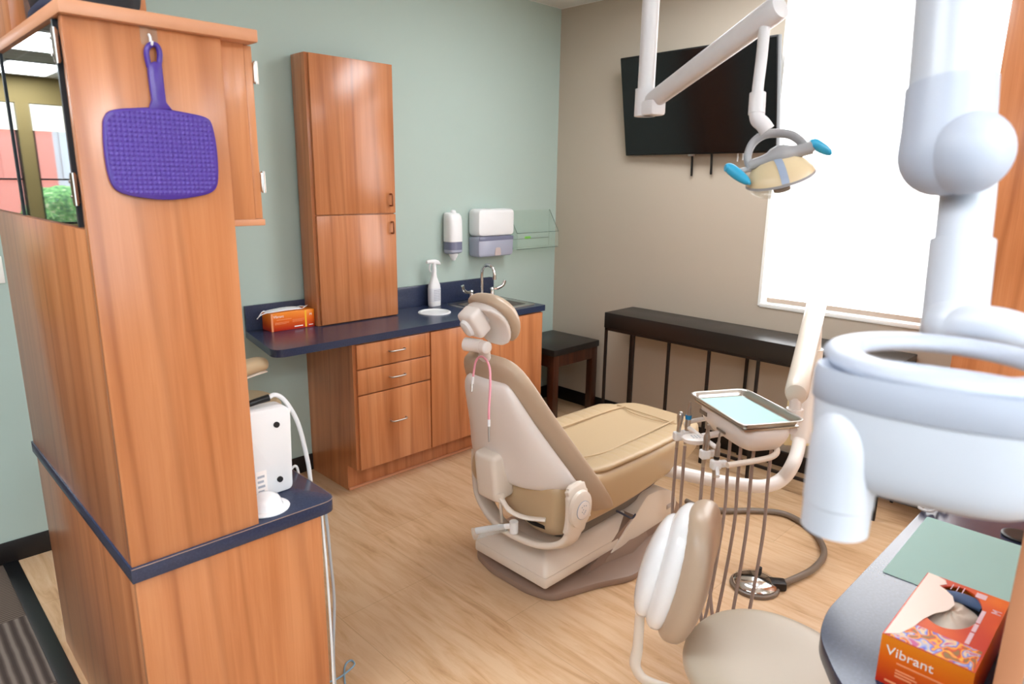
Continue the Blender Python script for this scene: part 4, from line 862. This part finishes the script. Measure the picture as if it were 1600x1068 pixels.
# handpieces in holders with hoses
HP = [((1060,676),2.62,'steel handpiece with a bulbous head, farthest left on the delivery holder','bulb'),
      ((1074,676),2.60,'slim steel handpiece with a blue band, second on the delivery holder','blue'),
      ((1102,700),2.42,'plain thick steel handpiece, third on the delivery holder','plain'),
      ((1119,716),2.36,'dark-ribbed steel handpiece nearest the grab handle on the delivery holder','ribbed')]
HPP = [V((-1.7716, -2.2363, 0.7699)),V((-1.7651, -2.2675, 0.7822)),V((-1.8644, -2.4037, 0.7736)),V((-1.8948, -2.4642, 0.7625))]
HT = [.085,.105,.100,.105]
QU = [TCN-ta*.02-tb*.03+V((0,0,-.112)), TCN+ta*.05-tb*.03+V((0,0,-.112)), TCN+ta*.10-tb*.01+V((0,0,-.112)), TCN+ta*.13+tb*.04+V((0,0,-.112))]
for i, ((uv), t_, lab, kind) in enumerate(HP):
    p = HPP[i]
    hp = thing('dental_handpiece', lab, 'handpiece', tuple(p), 'handpieces on the delivery unit holder')
    lean = V((.05,-.02,1)).normalized(); h = HT[i]
    b = new(); 
    pr = {'bulb':[(.006,-.06),(.007,-.02),(.008,.0),(.0085,.03),(.011,.045),(.0125,.062),(.012,.075),(.008,.083),(.004,.086)],
          'blue':[(.006,-.05),(.0085,0),(.010,.02),(.0105,.045),(.0105,.065),(.008,.075),(.0065,.085),(.0075,.092),(.006,.10),(.0045,.105),(.004,.118)],
          'plain':[(.007,-.06),(.010,-.02),(.0115,.0),(.0115,.055),(.0085,.062),(.0075,.066),(.0065,.075),(.006,.098),(.002,.102)],
          'ribbed':[(.007,-.06),(.009,-.02),(.0095,.0),(.0095,.04),(.0075,.045),(.007,.065),(.0045,.07),(.004,.095),(.002,.105)]}[kind]
    lathe(b, p, lean, pr, 20); obj('handpiece_body', b, M['steel'], hp)
    if kind == 'blue':
        b = new(); lathe(b, p+lean*.050, lean, [(.0108,0),(.0118,.002),(.0118,.014),(.0108,.017)], 20); obj('colour_ring', b, mat('bright_blue_ring',(20,130,190),.3), hp, label='blue band')
    if kind == 'ribbed':
        b = new(); lathe(b, p+lean*.008, lean, [(.0098,0),(.0102,.003),(.0102,.008),(.0098,.010)], 20); obj('colour_ring', b, M['black'], hp)
    b = new(); q = QU[i]; low = (p+q)/2; low.z = .03+.018*i
    d0 = p-lean*.06
    tube(b, [d0+lean*.002, d0-V((0,0,.10)), d0-V((0,0,.32))+(q-p)*.03, V((low.x*.5+d0.x*.5, low.y*.5+d0.y*.5, low.z+.05))+V((-.10,-.06,0)), low+V((-.15,-.11,0)), V((low.x*.4+q.x*.6, low.y*.4+q.y*.6, low.z+.06))+V((-.08,-.05,0)), q-V((0,0,.34))+V((-.012,-.008,0)), q-V((0,0,.14)), q+V((0,0,.006))], .0062, n=12, k=10); obj('hose', b, M['hose'], hp)
    b = new(); hx_ = (tb*-1); obox(b, p-lean*.012, ta, tb, V((0,0,1)), .014, .018, .017, .006, 3); obox(b, p-lean*.012+tb*.02, ta, tb, V((0,0,1)), .009, .02, .012, .003); obj('holder', b, M['white'], dl)
b = new(); p = HPP[3]; tube(b, [p+V((0,0,-.02)), p+ta*.02-tb*.005+V((0,0,-.022)), p+ta*.05-tb*.02+V((0,0,-.034))], .007, n=12); obj('holder_lever', b, M['white'], dl)
# foot control
fc2 = thing('foot_control', 'round chrome dental foot control on the floor with a grey-brown hose', 'foot control', (-1.345,-2.41,0))
fq = V((-1.345,-2.412,0))
b = new(); lathe(b, fq, (0,0,1), [(.102,0),(.104,.006),(.102,.014),(.096,.018),(.0005,.018)], 48); obj('base_ring', b, M['hosed'], fc2)
b = new(); lathe(b, fq+V((0,0,.018)), (0,0,1), [(.092,0),(.094,.006),(.090,.012),(.06,.022),(.03,.028),(.0005,.030)], 48); obj('pedal_dome', b, M['chrome'], fc2)
b = new(); obox(b, fq+V((.055,-.075,.022)), V((.6,-.8,0)), V((.8,.6,0)), V((0,0,1)), .035, .028, .018, .008); cyl(b, fq+V((.06,.01,.035)), fq+V((.06,.01,.062)), .010); obj('hose_block', b, M['blackmetal'], fc2)
b = new(); tube(b, [fq+V((.06,-.085,.022)), (-1.2021, -2.5154, 0.0180),(-1.0635, -2.5428, 0.0180),(-0.9020, -2.5337, 0.0180),(-0.7763, -2.4697, 0.0180),(-0.6757, -2.3664, 0.0180),(-0.6298, -2.2235, 0.0180),(-0.7074, -2.1020, 0.0180),(-0.8325, -1.9848, 0.0180),(-0.8866, -1.8645, 0.0180),(-0.8791, -1.7897, 0.0180)], .0145, n=14); obj('hose', b, M['hosed'], fc2)

# ================================================================== OPERATORY LIGHT
ol_ = thing('operatory_light', 'ceiling-hung dental operatory light with blue-wrapped handles in front of the screen', 'dental light', (-2.2,-2.3,2.9))
p0 = V((-2.1273, -2.2467, 1.9290)); pT = V((p0.x,p0.y,CEIL-.001))
b = new(); cyl(b, p0-V((0,0,.02)), pT, .0255, n=24); obj('ceiling_post', b, M['lampw'], ol_)
b = new(); cyl(b, pT-V((0,0,.05)), pT, .07, .08); obj('ceiling_flange', b, M['lampw'], ol_)
aa = V((-2.1320, -2.2678, 1.9384)); ae = V((-2.2445, -2.6792, 2.1070)); dd = (ae-aa).normalized(); u_, w_ = frame(dd)
b = new(); cyl(b, p0+V((0,0,.05)), p0-V((0,0,.03)), .032); obox(b, p0+V((dd.x,dd.y,0)).normalized()*.03-V((0,0,.008)), V((dd.x,dd.y,0)), V((-dd.y,dd.x,0)), V((0,0,1)), .035, .028, .022, .008); obj('knuckle', b, M['lampw'], ol_)
b = new(); loft(b, [sring(aa-dd*.01,u_,w_,.018,.020,2.2,28), sring(aa,u_,w_,.024,.026,2.2,28), sring(ae-dd*.02,u_,w_,.029,.031,2.2,28), sring(ae+dd*.02,u_,w_,.029,.031,2.2,28), sring(ae+dd*.032,u_,w_,.026,.028,2.2,28), sring(ae+dd*.036,u_,w_,.012,.013,2.2,28)]); obj('spring_arm', b, M['lampw'], ol_)
b = new(); tube(b, [(-2.2475, -2.6702, 2.0817),(-2.2652, -2.6784, 2.0049),(-2.2841, -2.6855, 1.9281),(-2.2912, -2.6913, 1.8898)], .0135, n=18); cyl(b, (-2.2855, -2.6872, 1.9189), (-2.2955, -2.6938, 1.8698), .0195, .020); tube(b, [(-2.2940, -2.6921, 1.8790),(-2.2952, -2.6982, 1.8576),(-2.2882, -2.7092, 1.8455),(-2.2827, -2.7197, 1.8303)], .0185, n=18); obj('drop_tube', b, M['lampw'], ol_)
yl = V((-2.2983, -2.6917, 1.7384)); yr = V((-2.2285, -2.8054, 1.7792)); ytop = V((-2.2478, -2.7270, 1.8260))
b = new(); tube(b, [yl, (-2.2982, -2.6819, 1.7679), (-2.2839, -2.6850, 1.8009), (-2.2712, -2.7054, 1.8209), ytop, (-2.2327, -2.7581, 1.8211), (-2.2277, -2.7834, 1.8039), yr], (.009,.012), n=14, flat=(0,0,1)); obj('yoke', b, M['lampg'], ol_)
Rx = (yr-yl).normalized(); ctr = (yl+yr)/2
b = new(); rings = []
for f, r in ((-.055,.010),(-.054,.0125),(-.035,.013),(-.02,.0135),(0.0,.017),(.012,.024),(.03,.028),(.05,.026),(.066,.019),(.08,.016),(.10,.0155),(.118,.016),(.119,.013)):
    L_ = (yr-yl).length; g = (f+.055)/.174; pp = yl-Rx*.006+Rx*(L_+.012)*g; rings.append(sring(pp+V((0,0,.010)),Rx.orthogonal().normalized(),Rx.cross(Rx.orthogonal().normalized()),r,r,2,22))
loft(b, rings); obj('head_bar', b, M['lampg'], ol_)
vd = (ctr-V((-3.9556, -3.5200, 1.7030))).normalized()
nd = (V((0,0,-1))*1.0+vd*.24); nd = (nd-Rx*nd.dot(Rx)).normalized(); sd_ = Rx.cross(nd).normalized()
dc = V((-2.2631, -2.7529, 1.7251))
def dish(prof, n=40): return [sring(dc+nd*h, Rx, sd_, r, r, 2, n) for r, h in prof]
b = new(); loft(b, dish([(.012,-.042),(.040,-.037),(.062,-.025),(.077,-.008),(.082,.004),(.080,.004),(.075,-.007),(.060,-.022),(.039,-.033),(.012,-.038)])); obj('reflector', b, M['gold'], ol_)
b = new(); loft(b, [sring(dc+nd*.004, Rx, sd_, .082,.082,2,48), sring(dc+nd*.010, Rx, sd_, .0835,.0835,2,48), sring(dc+nd*.010, Rx, sd_, .079,.079,2,48), sring(dc+nd*.004, Rx, sd_, .079,.079,2,48)], closed=True); obj('rim', b, M['lampg'], ol_)
b = new(); loft(b, dish([(.079,.010),(.074,.026),(.058,.040),(.036,.047),(.010,.050),(.010,.048),(.035,.045),(.056,.038),(.072,.025),(.077,.010)])); obj('clear_shield', b, M['shield'], ol_)
b = new(); q = dc+nd*.020-sd_*.0; cyl(b, q, q+nd*.012, .017); cyl(b, q+nd*.012, q+nd*.02, .02); cyl(b, dc-nd*.04, q, .006); obj('bulb_holder', b, M['hosed'], ol_)
b = new(); sg = -1 if sd_.dot(vd) > 0 else 1
bp_ = [(.012,-.0435),(.040,-.0385),(.062,-.0265),(.077,-.0095),(.0825,.003)]
for i in range(4):
    (r0, h0), (r1, h1) = bp_[i], bp_[i+1]
    A0, A1 = dc+nd*h0+sd_*sg*r0, dc+nd*h1+sd_*sg*r1
    vs = [b.verts.new(A0-Rx*.009), b.verts.new(A0+Rx*.009), b.verts.new(A1+Rx*.009), b.verts.new(A1-Rx*.009)]; b.faces.new(vs)
obj('reflector_band', b, M['bluestrip'], ol_)
b = new(); tube(b, [yl, (-2.3221, -2.6703, 1.7317)], .007, n=12, smooth=False); hl = obj('handle_stem', b, M['lampg'], ol_)
b = new(); tube(b, [(-2.3518, -2.6523, 1.7404),(-2.3441, -2.6604, 1.7390),(-2.3423, -2.6814, 1.7252),(-2.3415, -2.7007, 1.7130),(-2.3428, -2.7175, 1.7025)], lambda s: (.004+.010*math.sin(PI*min(1,max(0.08,.95*s+.08)))**.6,)*2, n=14); obj('handle', b, M['blue'], ol_, label='blue film wrapped handle')
b = new(); tube(b, [yr, (-2.2204, -2.8104, 1.7884)], .007, n=12, smooth=False); obj('handle_stem', b, M['lampg'], ol_)
b = new(); tube(b, [(-2.2270, -2.8013, 1.7959),(-2.2162, -2.8104, 1.8007),(-2.2065, -2.8231, 1.7917),(-2.1968, -2.8357, 1.7828),(-2.1902, -2.8448, 1.7753)], lambda s: (.004+.0085*math.sin(PI*min(1,max(0.08,.95*s+.08)))**.6,)*2, n=14); obj('handle', b, M['blue'], ol_, label='blue film wrapped handle')

# ================================================================== X-RAY HEAD
xr = thing('xray_machine', 'bluish-white dental x-ray head and jointed arm, blurred close at right', 'x-ray machine', (-3.1,-3.3,1.4))
e0 = V((-3.0080, -3.2888, 1.7441)); eT = V((-2.9706, -3.2679, 1.9169)); up_ = (eT-e0).normalized()
b = new(); cyl(b, e0, e0+up_*((CEIL-e0.z-.002)/up_.z), .0445, n=32); cyl(b, e0+up_*((CEIL-e0.z-.05)/up_.z), e0+up_*((CEIL-e0.z-.004)/up_.z), .09); obj('upper_arm', b, M['xray'], xr)
b = new(); rt_ = V((-2.9425, -3.3536, 1.7454))-V((-2.9962, -3.3005, 1.7443)); rt_.normalize()
loft(b, [sring(e0+up_*.078, rt_, rt_.cross(up_), .0475,.0475,2,36), sring(e0+up_*.03, rt_, rt_.cross(up_), .0485,.0485,2,36), *[sring(e0-up_*.053*math.sin(a_*PI/18), rt_, rt_.cross(up_), max(.003,.0505*math.cos(a_*PI/18)), max(.003,.0505*math.cos(a_*PI/18)), 2, 36) for a_ in range(0,10)]]); obj('elbow_collar', b, M['xray_joint'], xr)
b = new(); kc = V((-3.0223, -3.3118, 1.7410)); vv = (kc-V((-3.9556, -3.5200, 1.7030))).normalized(); ball(b, kc+rt_*.003, .046, 32, (1,1,1.03)); obj('elbow_knuckle', b, M['xray_joint'], xr)
f0 = V((-2.9733, -3.3103, 1.6966)); f1 = V((-3.0098, -3.3260, 1.5420)); fd = (f1-f0).normalized()
b = new(); cyl(b, f0-fd*.03, f1, .0295, n=28); obj('lower_arm', b, M['xray'], xr)
b = new(); m0 = V((-2.9866, -3.3161, 1.6400)); cyl(b, m0, f1+fd*.02, .0345, n=28); obj('lower_sleeve', b, M['xray'], xr)
b = new(); tube(b, [(-3.0343, -3.3300, 1.5437),(-3.0402, -3.3510, 1.5502),(-3.0390, -3.3814, 1.5497),(-3.0258, -3.4134, 1.5364),(-3.0076, -3.4430, 1.5024),(-3.0066, -3.4590, 1.4578),(-3.0346, -3.4560, 1.4269),(-3.0645, -3.4424, 1.4223)], .0215, n=20); ball(b, (-3.0215, -3.3285, 1.5432), .034, 18); obj('yoke', b, M['xray'], xr)
C = V((-3.1719, -3.3577, 1.5288)); Zv = V((0,0,1)); R0 = .114
b = new(); ringp = []
for i in range(48):
    t_ = 2*PI*i/48; d = V((math.cos(t_), math.sin(t_), 0)); cc = C+d*.0945
    ringp.append(sring(cc, d, Zv, .0190, .0100, 2.3, 18))
loft(b, ringp, closed=True); obj('handle_ring', b, M['xray_joint'], xr)
b = new(); rings = []
dcam = (V((-3.9556, -3.5200, 1.7030))-C); dcam.z = 0; dcam.normalize(); dl_ = V((-dcam.y, dcam.x, 0))
if dl_.dot(V((-3.2539, -3.2767, 1.5272))-C) < 0: dl_ = -dl_
for z, r in ((-.020,.985),(-.034,1.0),(-.06,.99),(-.085,.97),(-.100,.93),(-.112,.85),(-.119,.72),(-.123,.45)): rings.append(sring(C+V((0,0,z))+dcam*.066, dl_, dcam, .108*r, .047*r, 2.4, 56))
loft(b, rings); obj('tube_head', b, M['xray'], xr, angle=60)
b = new(); rings = []
for z, r in ((-.009,.92),(-.002,.97),(-.001,1.0),(-.008,1.02),(-.034,1.02),(-.0355,1.0)): rings.append(sring(C+V((0,0,z))+dcam*.066, dl_, dcam, .1085*r, .0475*r, 2.3, 56))
loft(b, rings); obj('head_collar', b, M['xray_joint'], xr, angle=60)
cp = V((-3.2962, -3.3119, 1.4265)); ccx = C+dl_*.072+dcam*.082
cz0 = V((-3.3857, -3.3422, 1.3950)).z-.036
b = new(); rings = []
topz = C.z-.030
for i in range(9):
    a_ = i/8*PI/2; rings.append(sring((ccx.x,ccx.y,topz-.055*(1-math.cos(a_))),(1,0,0),(0,1,0),max(.002,.0330*math.sin(a_)),max(.002,.0330*math.sin(a_)),2,36))
for z, r in ((cz0+.030,.0330),(cz0+.029,.0322),(cz0,.0320),(cz0-.001,.029)): rings.append(sring((ccx.x,ccx.y,z),(1,0,0),(0,1,0),r,r,2,36))
loft(b, rings); obj('cone', b, M['xray'], xr)
b = new(); rings = []
q0 = V((ccx.x,ccx.y,C.z-.075)); q1 = C+dcam*.06+V((0,0,-.068))
for f, a_, h_ in ((.0,.024,.036),(.25,.028,.039),(.5,.034,.042),(.75,.038,.044)): rings.append(sring(q0.lerp(q1,f), (q1-q0).normalized().cross(Zv), Zv, a_, h_, 2.2, 24))
loft(b, rings); obj('cone_neck', b, M['xray'], xr)

# ================================================================== RIGHT DIVIDER UNIT
rb = thing('side_base_cabinet', 'orange wood base cabinet under the navy counter at the lower right', 'cabinet', (-2.2,-3.45,0))
b = new(); prism(b, rpoly([(-1.76,-3.125),(-2.60,-3.125),(-2.74,-3.20),(-2.80,-3.40),(-2.80,-3.78),(-1.76,-3.78)], [0,.05,.08,.05,0,0]), 0, ZC-.039); obj('body', b, M['wood'], rb)
rc = thing('side_counter_top', 'navy counter with a rounded end at lower right, catching pale window glare', 'countertop', (-2.2,-3.4,ZC-.038))
b = new(); prism(b, rpoly([(-1.70,-3.092),(-2.54,-3.084),(-2.635,-3.104),(-2.755,-3.190),(-2.83,-3.30),(-2.86,-3.45),(-2.86,-3.80),(-1.70,-3.80)], [.02,.04,.04,.06,.06,.06,0,0]), ZC-.038, ZC, .001); obj('slab', b, M['navy'], rc)
rtw = thing('side_upper_cabinet', 'upright wood divider edge at the extreme lower right beside the orange glove carton', 'cabinet', (-2.3,-3.6,ZC))
b = new(); box(b, -2.786,-1.72,-3.79,-3.446,ZC+.0005,2.0,.001); obj('body', b, mat('pale_grey_panel',(206,204,204),.35), rtw)
b = new(); box(b, -2.790,-1.72,-3.446,-3.4115,ZC+.0005,2.0,.002); obj('end_panel', b, M['wood_edge'], rtw)
pp_ = new(); prism(pp_, rpoly([(-2.290,-3.118),(-1.895,-3.112),(-1.895,-3.400),(-2.290,-3.400)], .006), ZC+.0004, ZC+.0014); solo('teal_paper', pp_, M['teal'], 'pale teal paper sheet on the navy counter behind the large glove carton', 'paper')
gm = new(); g_ = V((-1.8392, -3.3142, 0.8000)); lathe(gm, g_+V((0,0,.0004)), (0,0,1), [(.040,0),(.040,.004),(.036,.006),(.030,.006),(.0005,.005)], 32); solo('cable_grommet', gm, M['black'], 'black round grommet set in the navy counter past the teal paper', 'grommet')
wc = new(); tube(wc, [(-1.7839, -3.1371, 0.8060),(-1.8241, -3.1370, 0.8060),(-1.8242, -3.1209, 0.8060),(-1.8648, -3.1100, 0.8300),(-1.8494, -3.1188, 0.8200),(-1.8560, -3.1176, 0.8060),(-1.8709, -3.1037, 0.8060),(-1.8685, -3.0900, 0.8060),(-1.8607, -3.0814, 0.8060),(-1.8380, -3.0919, 0.8060)], .0035, n=8); solo('looped_cable', wc, M['cordw'], 'white cable looped at the far end of the lower right navy counter', 'cable')
# large glove carton
GB0, GB1, GC0, GC1, GZ = -2.693, -2.404, -3.377, -3.231, .90
g2 = thing('glove_box', 'large orange glove carton with an open oval top on the lower right counter', 'glove box', (-2.55,-3.3,ZC))
b = new(); 
# carton with an oval opening in the top
ocx, ocy, oa, ob_ = -2.505, -3.300, .088, .047
N_ = 48; outer = []; inner = []
for i in range(N_):
    t_ = 2*PI*i/N_; d = (math.cos(t_), math.sin(t_)); inner.append((ocx+oa*d[0], ocy+ob_*d[1]))
    s = 1e9
    for (lo, hi, c, dd_) in ((GB0,GB1,ocx,d[0]),(GC0,GC1,ocy,d[1])):
        if dd_ > 1e-9: s = min(s, (hi-c)/dd_)
        elif dd_ < -1e-9: s = min(s, (lo-c)/dd_)
    outer.append((ocx+d[0]*s, ocy+d[1]*s))
def insert_corners(o, i):
    return o, i
loft(b, [[V((p[0],p[1],GZ)) for p in outer],[V((p[0],p[1],GZ)) for p in inner],[V((p[0],p[1],GZ-.004)) for p in inner]], cap=False)
for c in ((GB0,GC0),(GB0,GC1),(GB1,GC0),(GB1,GC1)):
    k_ = sorted(range(N_), key=lambda i: (outer[i][0]-c[0])**2+(outer[i][1]-c[1])**2)
    a_ = next(i for i in k_ if abs(outer[i][0]-c[0]) < 1e-5); d2 = next(i for i in k_ if abs(outer[i][1]-c[1]) < 1e-5)
    if a_ != d2: b.faces.new([b.verts.new((outer[a_][0],outer[a_][1],GZ)), b.verts.new((c[0],c[1],GZ)), b.verts.new((outer[d2][0],outer[d2][1],GZ))])
obj('top_panel', b, M['orangetop'], g2, angle=10)
b = new(); t = new(); prism(t, [(GB0,GC0),(GB1,GC0),(GB1,GC1),(GB0,GC1)], ZC+.0006, GZ-.0004)
t.faces.ensure_lookup_table(); bmesh.ops.delete(t, geom=[f for f in t.faces if f.normal.z > .9 and f.calc_center_median().z > GZ-.01], context='FACES'); join(b, t); obj('carton', b, M['orange'], g2)
b = new(); box(b, GB0+.002, GB1-.002, GC0+.002, GC1-.002, ZC+.002, GZ-.035); obj('liner', b, M['boxin'], g2)
b = new(); box(b, GB0+.003, GB0+.072, GC0+.004, GC1-.012, GZ, GZ+.0006); obj('printed_picture', b, M['picture'], g2, label='colourful gloves picture')
b = new(); plate(b, [(0,-.002),(.02,-.022),(.06,-.034),(.10,-.040),(.135,-.050),(.165,-.066),(.195,-.070),(.225,-.060),(.240,-.045),(.250,-.030),(.265,-.040),(.280,-.034),(.286,-.018),(.287,-.001)], (GB0+.001,GC1-.001,GZ+.0007), (1,0,0), (0,1,0), .0005); obj('hand_picture', b, M['handpic'], g2)
b = new(); text(b, 'Vibrant', (GB0-.0006,GC1-.010,GZ-.036), (0,-1,0), (0,0,1), .026); obj('lettering', b, M['printw'], g2)
b = new(); text(b, 'M', (GB0-.0006,GC1-.118,GZ-.055), (0,-1,0), (0,0,1), .022); obj('size_mark', b, M['printw'], g2)
b = new()
for (ya, yb, za, zb) in ((.030,.115,.046,.049),(.030,.062,.060,.063),(.030,.066,.066,.069),(.030,.058,.072,.075),(.015,.035,.088,.092)): box(b, GB0-.0006, GB0+.0004, GC1-ya, GC1-yb, GZ-za, GZ-zb)
obj('fine_print', b, M['printp'], g2)
b = new()
for x0, x1 in ((-2.615,-2.572),(-2.567,-2.536),(-2.531,-2.478)): box(b, x0, x1, GC0+.026, GC0+.033, GZ+.0001, GZ+.0008)
obj('title_print', b, M['printl'], g2)
b = new(); text(b, 'M', (-2.475,GC0+.004,GZ+.0006), (1,0,0), (0,1,0), .022, .0003); obj('size_mark', b, M['printl'], g2)
b = new()
for i in range(3): box(b, GB1-.036, GB1-.012, GC1-.050-i*.010, GC1-.0515-i*.010, GZ+.0001, GZ+.0008)
box(b, GB1-.030, GB1-.010, GC1-.092, GC1-.110, GZ+.0001, GZ+.0008); obj('top_print', b, M['printl'], g2)
gl = thing('disposable_glove', 'pale crumpled glove showing in the oval opening of the large carton', 'glove', (ocx,ocy,GZ-.03))
b = new(); rings = []; rg_ = random.Random(3)
for i, f in enumerate((0,.12,.3,.5,.7,.88,1.0)):
    r = []
    for j in range(32):
        t_ = 2*PI*j/32; a_ = .086*(1-f); c_ = .046*(1-f); wob = 1+.06*math.sin(5*t_+i)
        r.append(V((ocx-.006+a_*math.cos(t_)*wob, ocy+c_*math.sin(t_)*wob, GZ-.030+.024*math.sin(f*PI/2)*(1+.18*math.sin(7*t_+2*i)))))
    rings.append(r)
loft(b, rings, cap=False); obj('glove_sheet', b, M['glove'], gl, sub=1)
b = new(); tube(b, [(-2.424,-3.335,GZ-.022),(-2.430,-3.30,GZ-.016),(-2.436,-3.262,GZ-.022)], (.006,.012), n=12); obj('cuff', b, M['gloveblue'], gl, label='blue-grey cuff edge')

# ================================================================== NEAR STOOL
ns = thing('operator_stool', 'cream dental stool with white-shelled backrest in the right foreground', 'stool', (-2.36,-2.91,0))
sc_ = V((-2.352,-2.902,0))
b = new(); rings = []
for z, r in ((.395,.12),(.398,.185),(.405,.208),(.43,.221),(.46,.220),(.478,.205),(.487,.17),(.489,.10),(.486,.03)): rings.append(sring(sc_+V((0,0,z)),(1,0,0),(0,1,0),r,r,2.2,40))
loft(b, rings); obj('seat', b, M['cream_vinyl'], ns, sub=1, angle=60)
# backrest
bc_ = V((-2.4418, -2.6727, 0.6804)); 
tos = (sc_-bc_); tos.z = 0; tos.normalize()
vcam = (bc_-V((-3.9556, -3.5200, 1.7030))); vcam.z = 0; vcam.normalize(); vr = V((vcam.y,-vcam.x,0))
nbk = (vr*.88+vcam*-.10).normalized(); lat = V((0,0,1)).cross(nbk).normalized(); ub = (V((0,0,1))+nbk*.10+lat*0).normalized()
ub = (ub+vr*.08).normalized()
def padring(s, hw, th, off, e=2.6, n=28, curl=0.0):
    r = []
    for i in range(n):
        t_ = 2*PI*i/n; cs, sn = math.cos(t_), math.sin(t_); y = math.copysign(abs(cs)**(2/e), cs)*hw; w_ = math.copysign(abs(sn)**(2/e), sn)*th
        r.append(bc_+ub*s+lat*y+nbk*(w_+off+curl*(y/.17)**2))
    return r
b = new(); loft(b, [padring(s,hw,th,o,curl=.03) for s,hw,th,o in ((-.190,.05,.016,.012),(-.182,.10,.034,.014),(-.15,.135,.048,.018),(-.08,.155,.056,.022),(0,.160,.058,.022),(.08,.150,.054,.020),(.145,.120,.044,.014),(.178,.08,.030,.008),(.187,.04,.014,.006))]); obj('backrest_pad', b, M['taupe'], ns, sub=1, angle=60)
b = new(); loft(b, [padring(s,hw,th,o,curl=.03) for s,hw,th,o in ((-.165,.05,.012,-.030),(-.158,.10,.028,-.032),(-.11,.128,.038,-.034),(0,.148,.042,-.034),(.10,.130,.038,-.032),(.160,.085,.026,-.028),(.172,.04,.012,-.026))]); obj('backrest_shell', b, M['whitegl'], ns, sub=1, angle=60)
b = new(); loft(b, [padring(s,hw,th,o,curl=.02) for s,hw,th,o in ((-.150,.03,.012,-.066),(-.143,.078,.026,-.068),(-.10,.102,.034,-.072),(-.01,.118,.038,-.074),(.07,.104,.034,-.068),(.125,.070,.024,-.060),(.135,.03,.010,-.056))]); obj('back_cover', b, M['whitegl'], ns, sub=1, angle=60)
jb = bc_-nbk*.085-ub*.12
b = new(); tube(b, [jb+V((0,0,.08)), jb-V((0,0,.06)), V((jb.x,jb.y,.55)), V((jb.x,jb.y,.40)), V((jb.x,jb.y,.32)), V((jb.x*.8+sc_.x*.2,jb.y*.8+sc_.y*.2,.285)), V((sc_.x,sc_.y,.30))], lambda s: (.006+.006*s,.009+.016*s), n=12); obj('back_bracket', b, M['shell2'], ns)
b = new(); cyl(b, sc_+V((0,0,.10)), sc_+V((0,0,.39)), .026); obj('gas_column', b, M['chrome'], ns)
b = new(); cyl(b, sc_+V((0,0,.365)), sc_+V((0,0,.397)), .10, .12); obj('seat_plate', b, M['shell2'], ns)
for i in range(5):
    a = 2*PI*i/5+.5; d = V((math.cos(a),math.sin(a),0))
    b = new(); tube(b, [sc_+V((0,0,.115)), sc_+d*.10+V((0,0,.10)), sc_+d*.185+V((0,0,.066))], (.014,.02), n=10); lg = obj('leg', b, M['shell2'], ns)
    b = new(); pz = V((0,0,1)); cyl(b, sc_+d*.19+d.cross(pz)*.014+V((0,0,.026)), sc_+d*.19-d.cross(pz)*.014+V((0,0,.026)), .025, n=18); cyl(b, sc_+d*.19+V((0,0,.03)), sc_+d*.19+V((0,0,.066)), .007, n=10); obj('caster', b, M['black'], lg)

# ================================================================== LIGHT, WORLD, CAMERA
wd = bpy.data.worlds.new('World'); SC.world = wd; wd.use_nodes = True
bg = wd.node_tree.nodes['Background']; bg.inputs[0].default_value = (.82,.90,1.0,1); bg.inputs[1].default_value = 4.4
cam = bpy.data.cameras.new('Camera'); co = bpy.data.objects.new('Camera', cam); COL.objects.link(co)
R = Matrix([[0.71116, 0.153545, -0.686058], [-0.702897, 0.174318, -0.689601], [0.013708, 0.972645, 0.231894]]).to_4x4(); co.matrix_world = Matrix.Translation(V((-3.9556, -3.5200, 1.7030))) @ R
cam.sensor_width = 36.0; cam.lens = 23.8362; cam.clip_start = 0.02; cam.clip_end = 100
cam.dof.use_dof = True; cam.dof.focus_distance = 3.0; cam.dof.aperture_fstop = 4.5
SC.camera = co
vs_ = SC.view_settings; vs_.view_transform = 'Standard'; vs_.look = 'None'; vs_.gamma = 1.0; vs_.use_curve_mapping = False; vs_.exposure = 0.33
SC.cycles.max_bounces = 8; SC.cycles.transparent_max_bounces = 12; SC.cycles.use_denoising = True
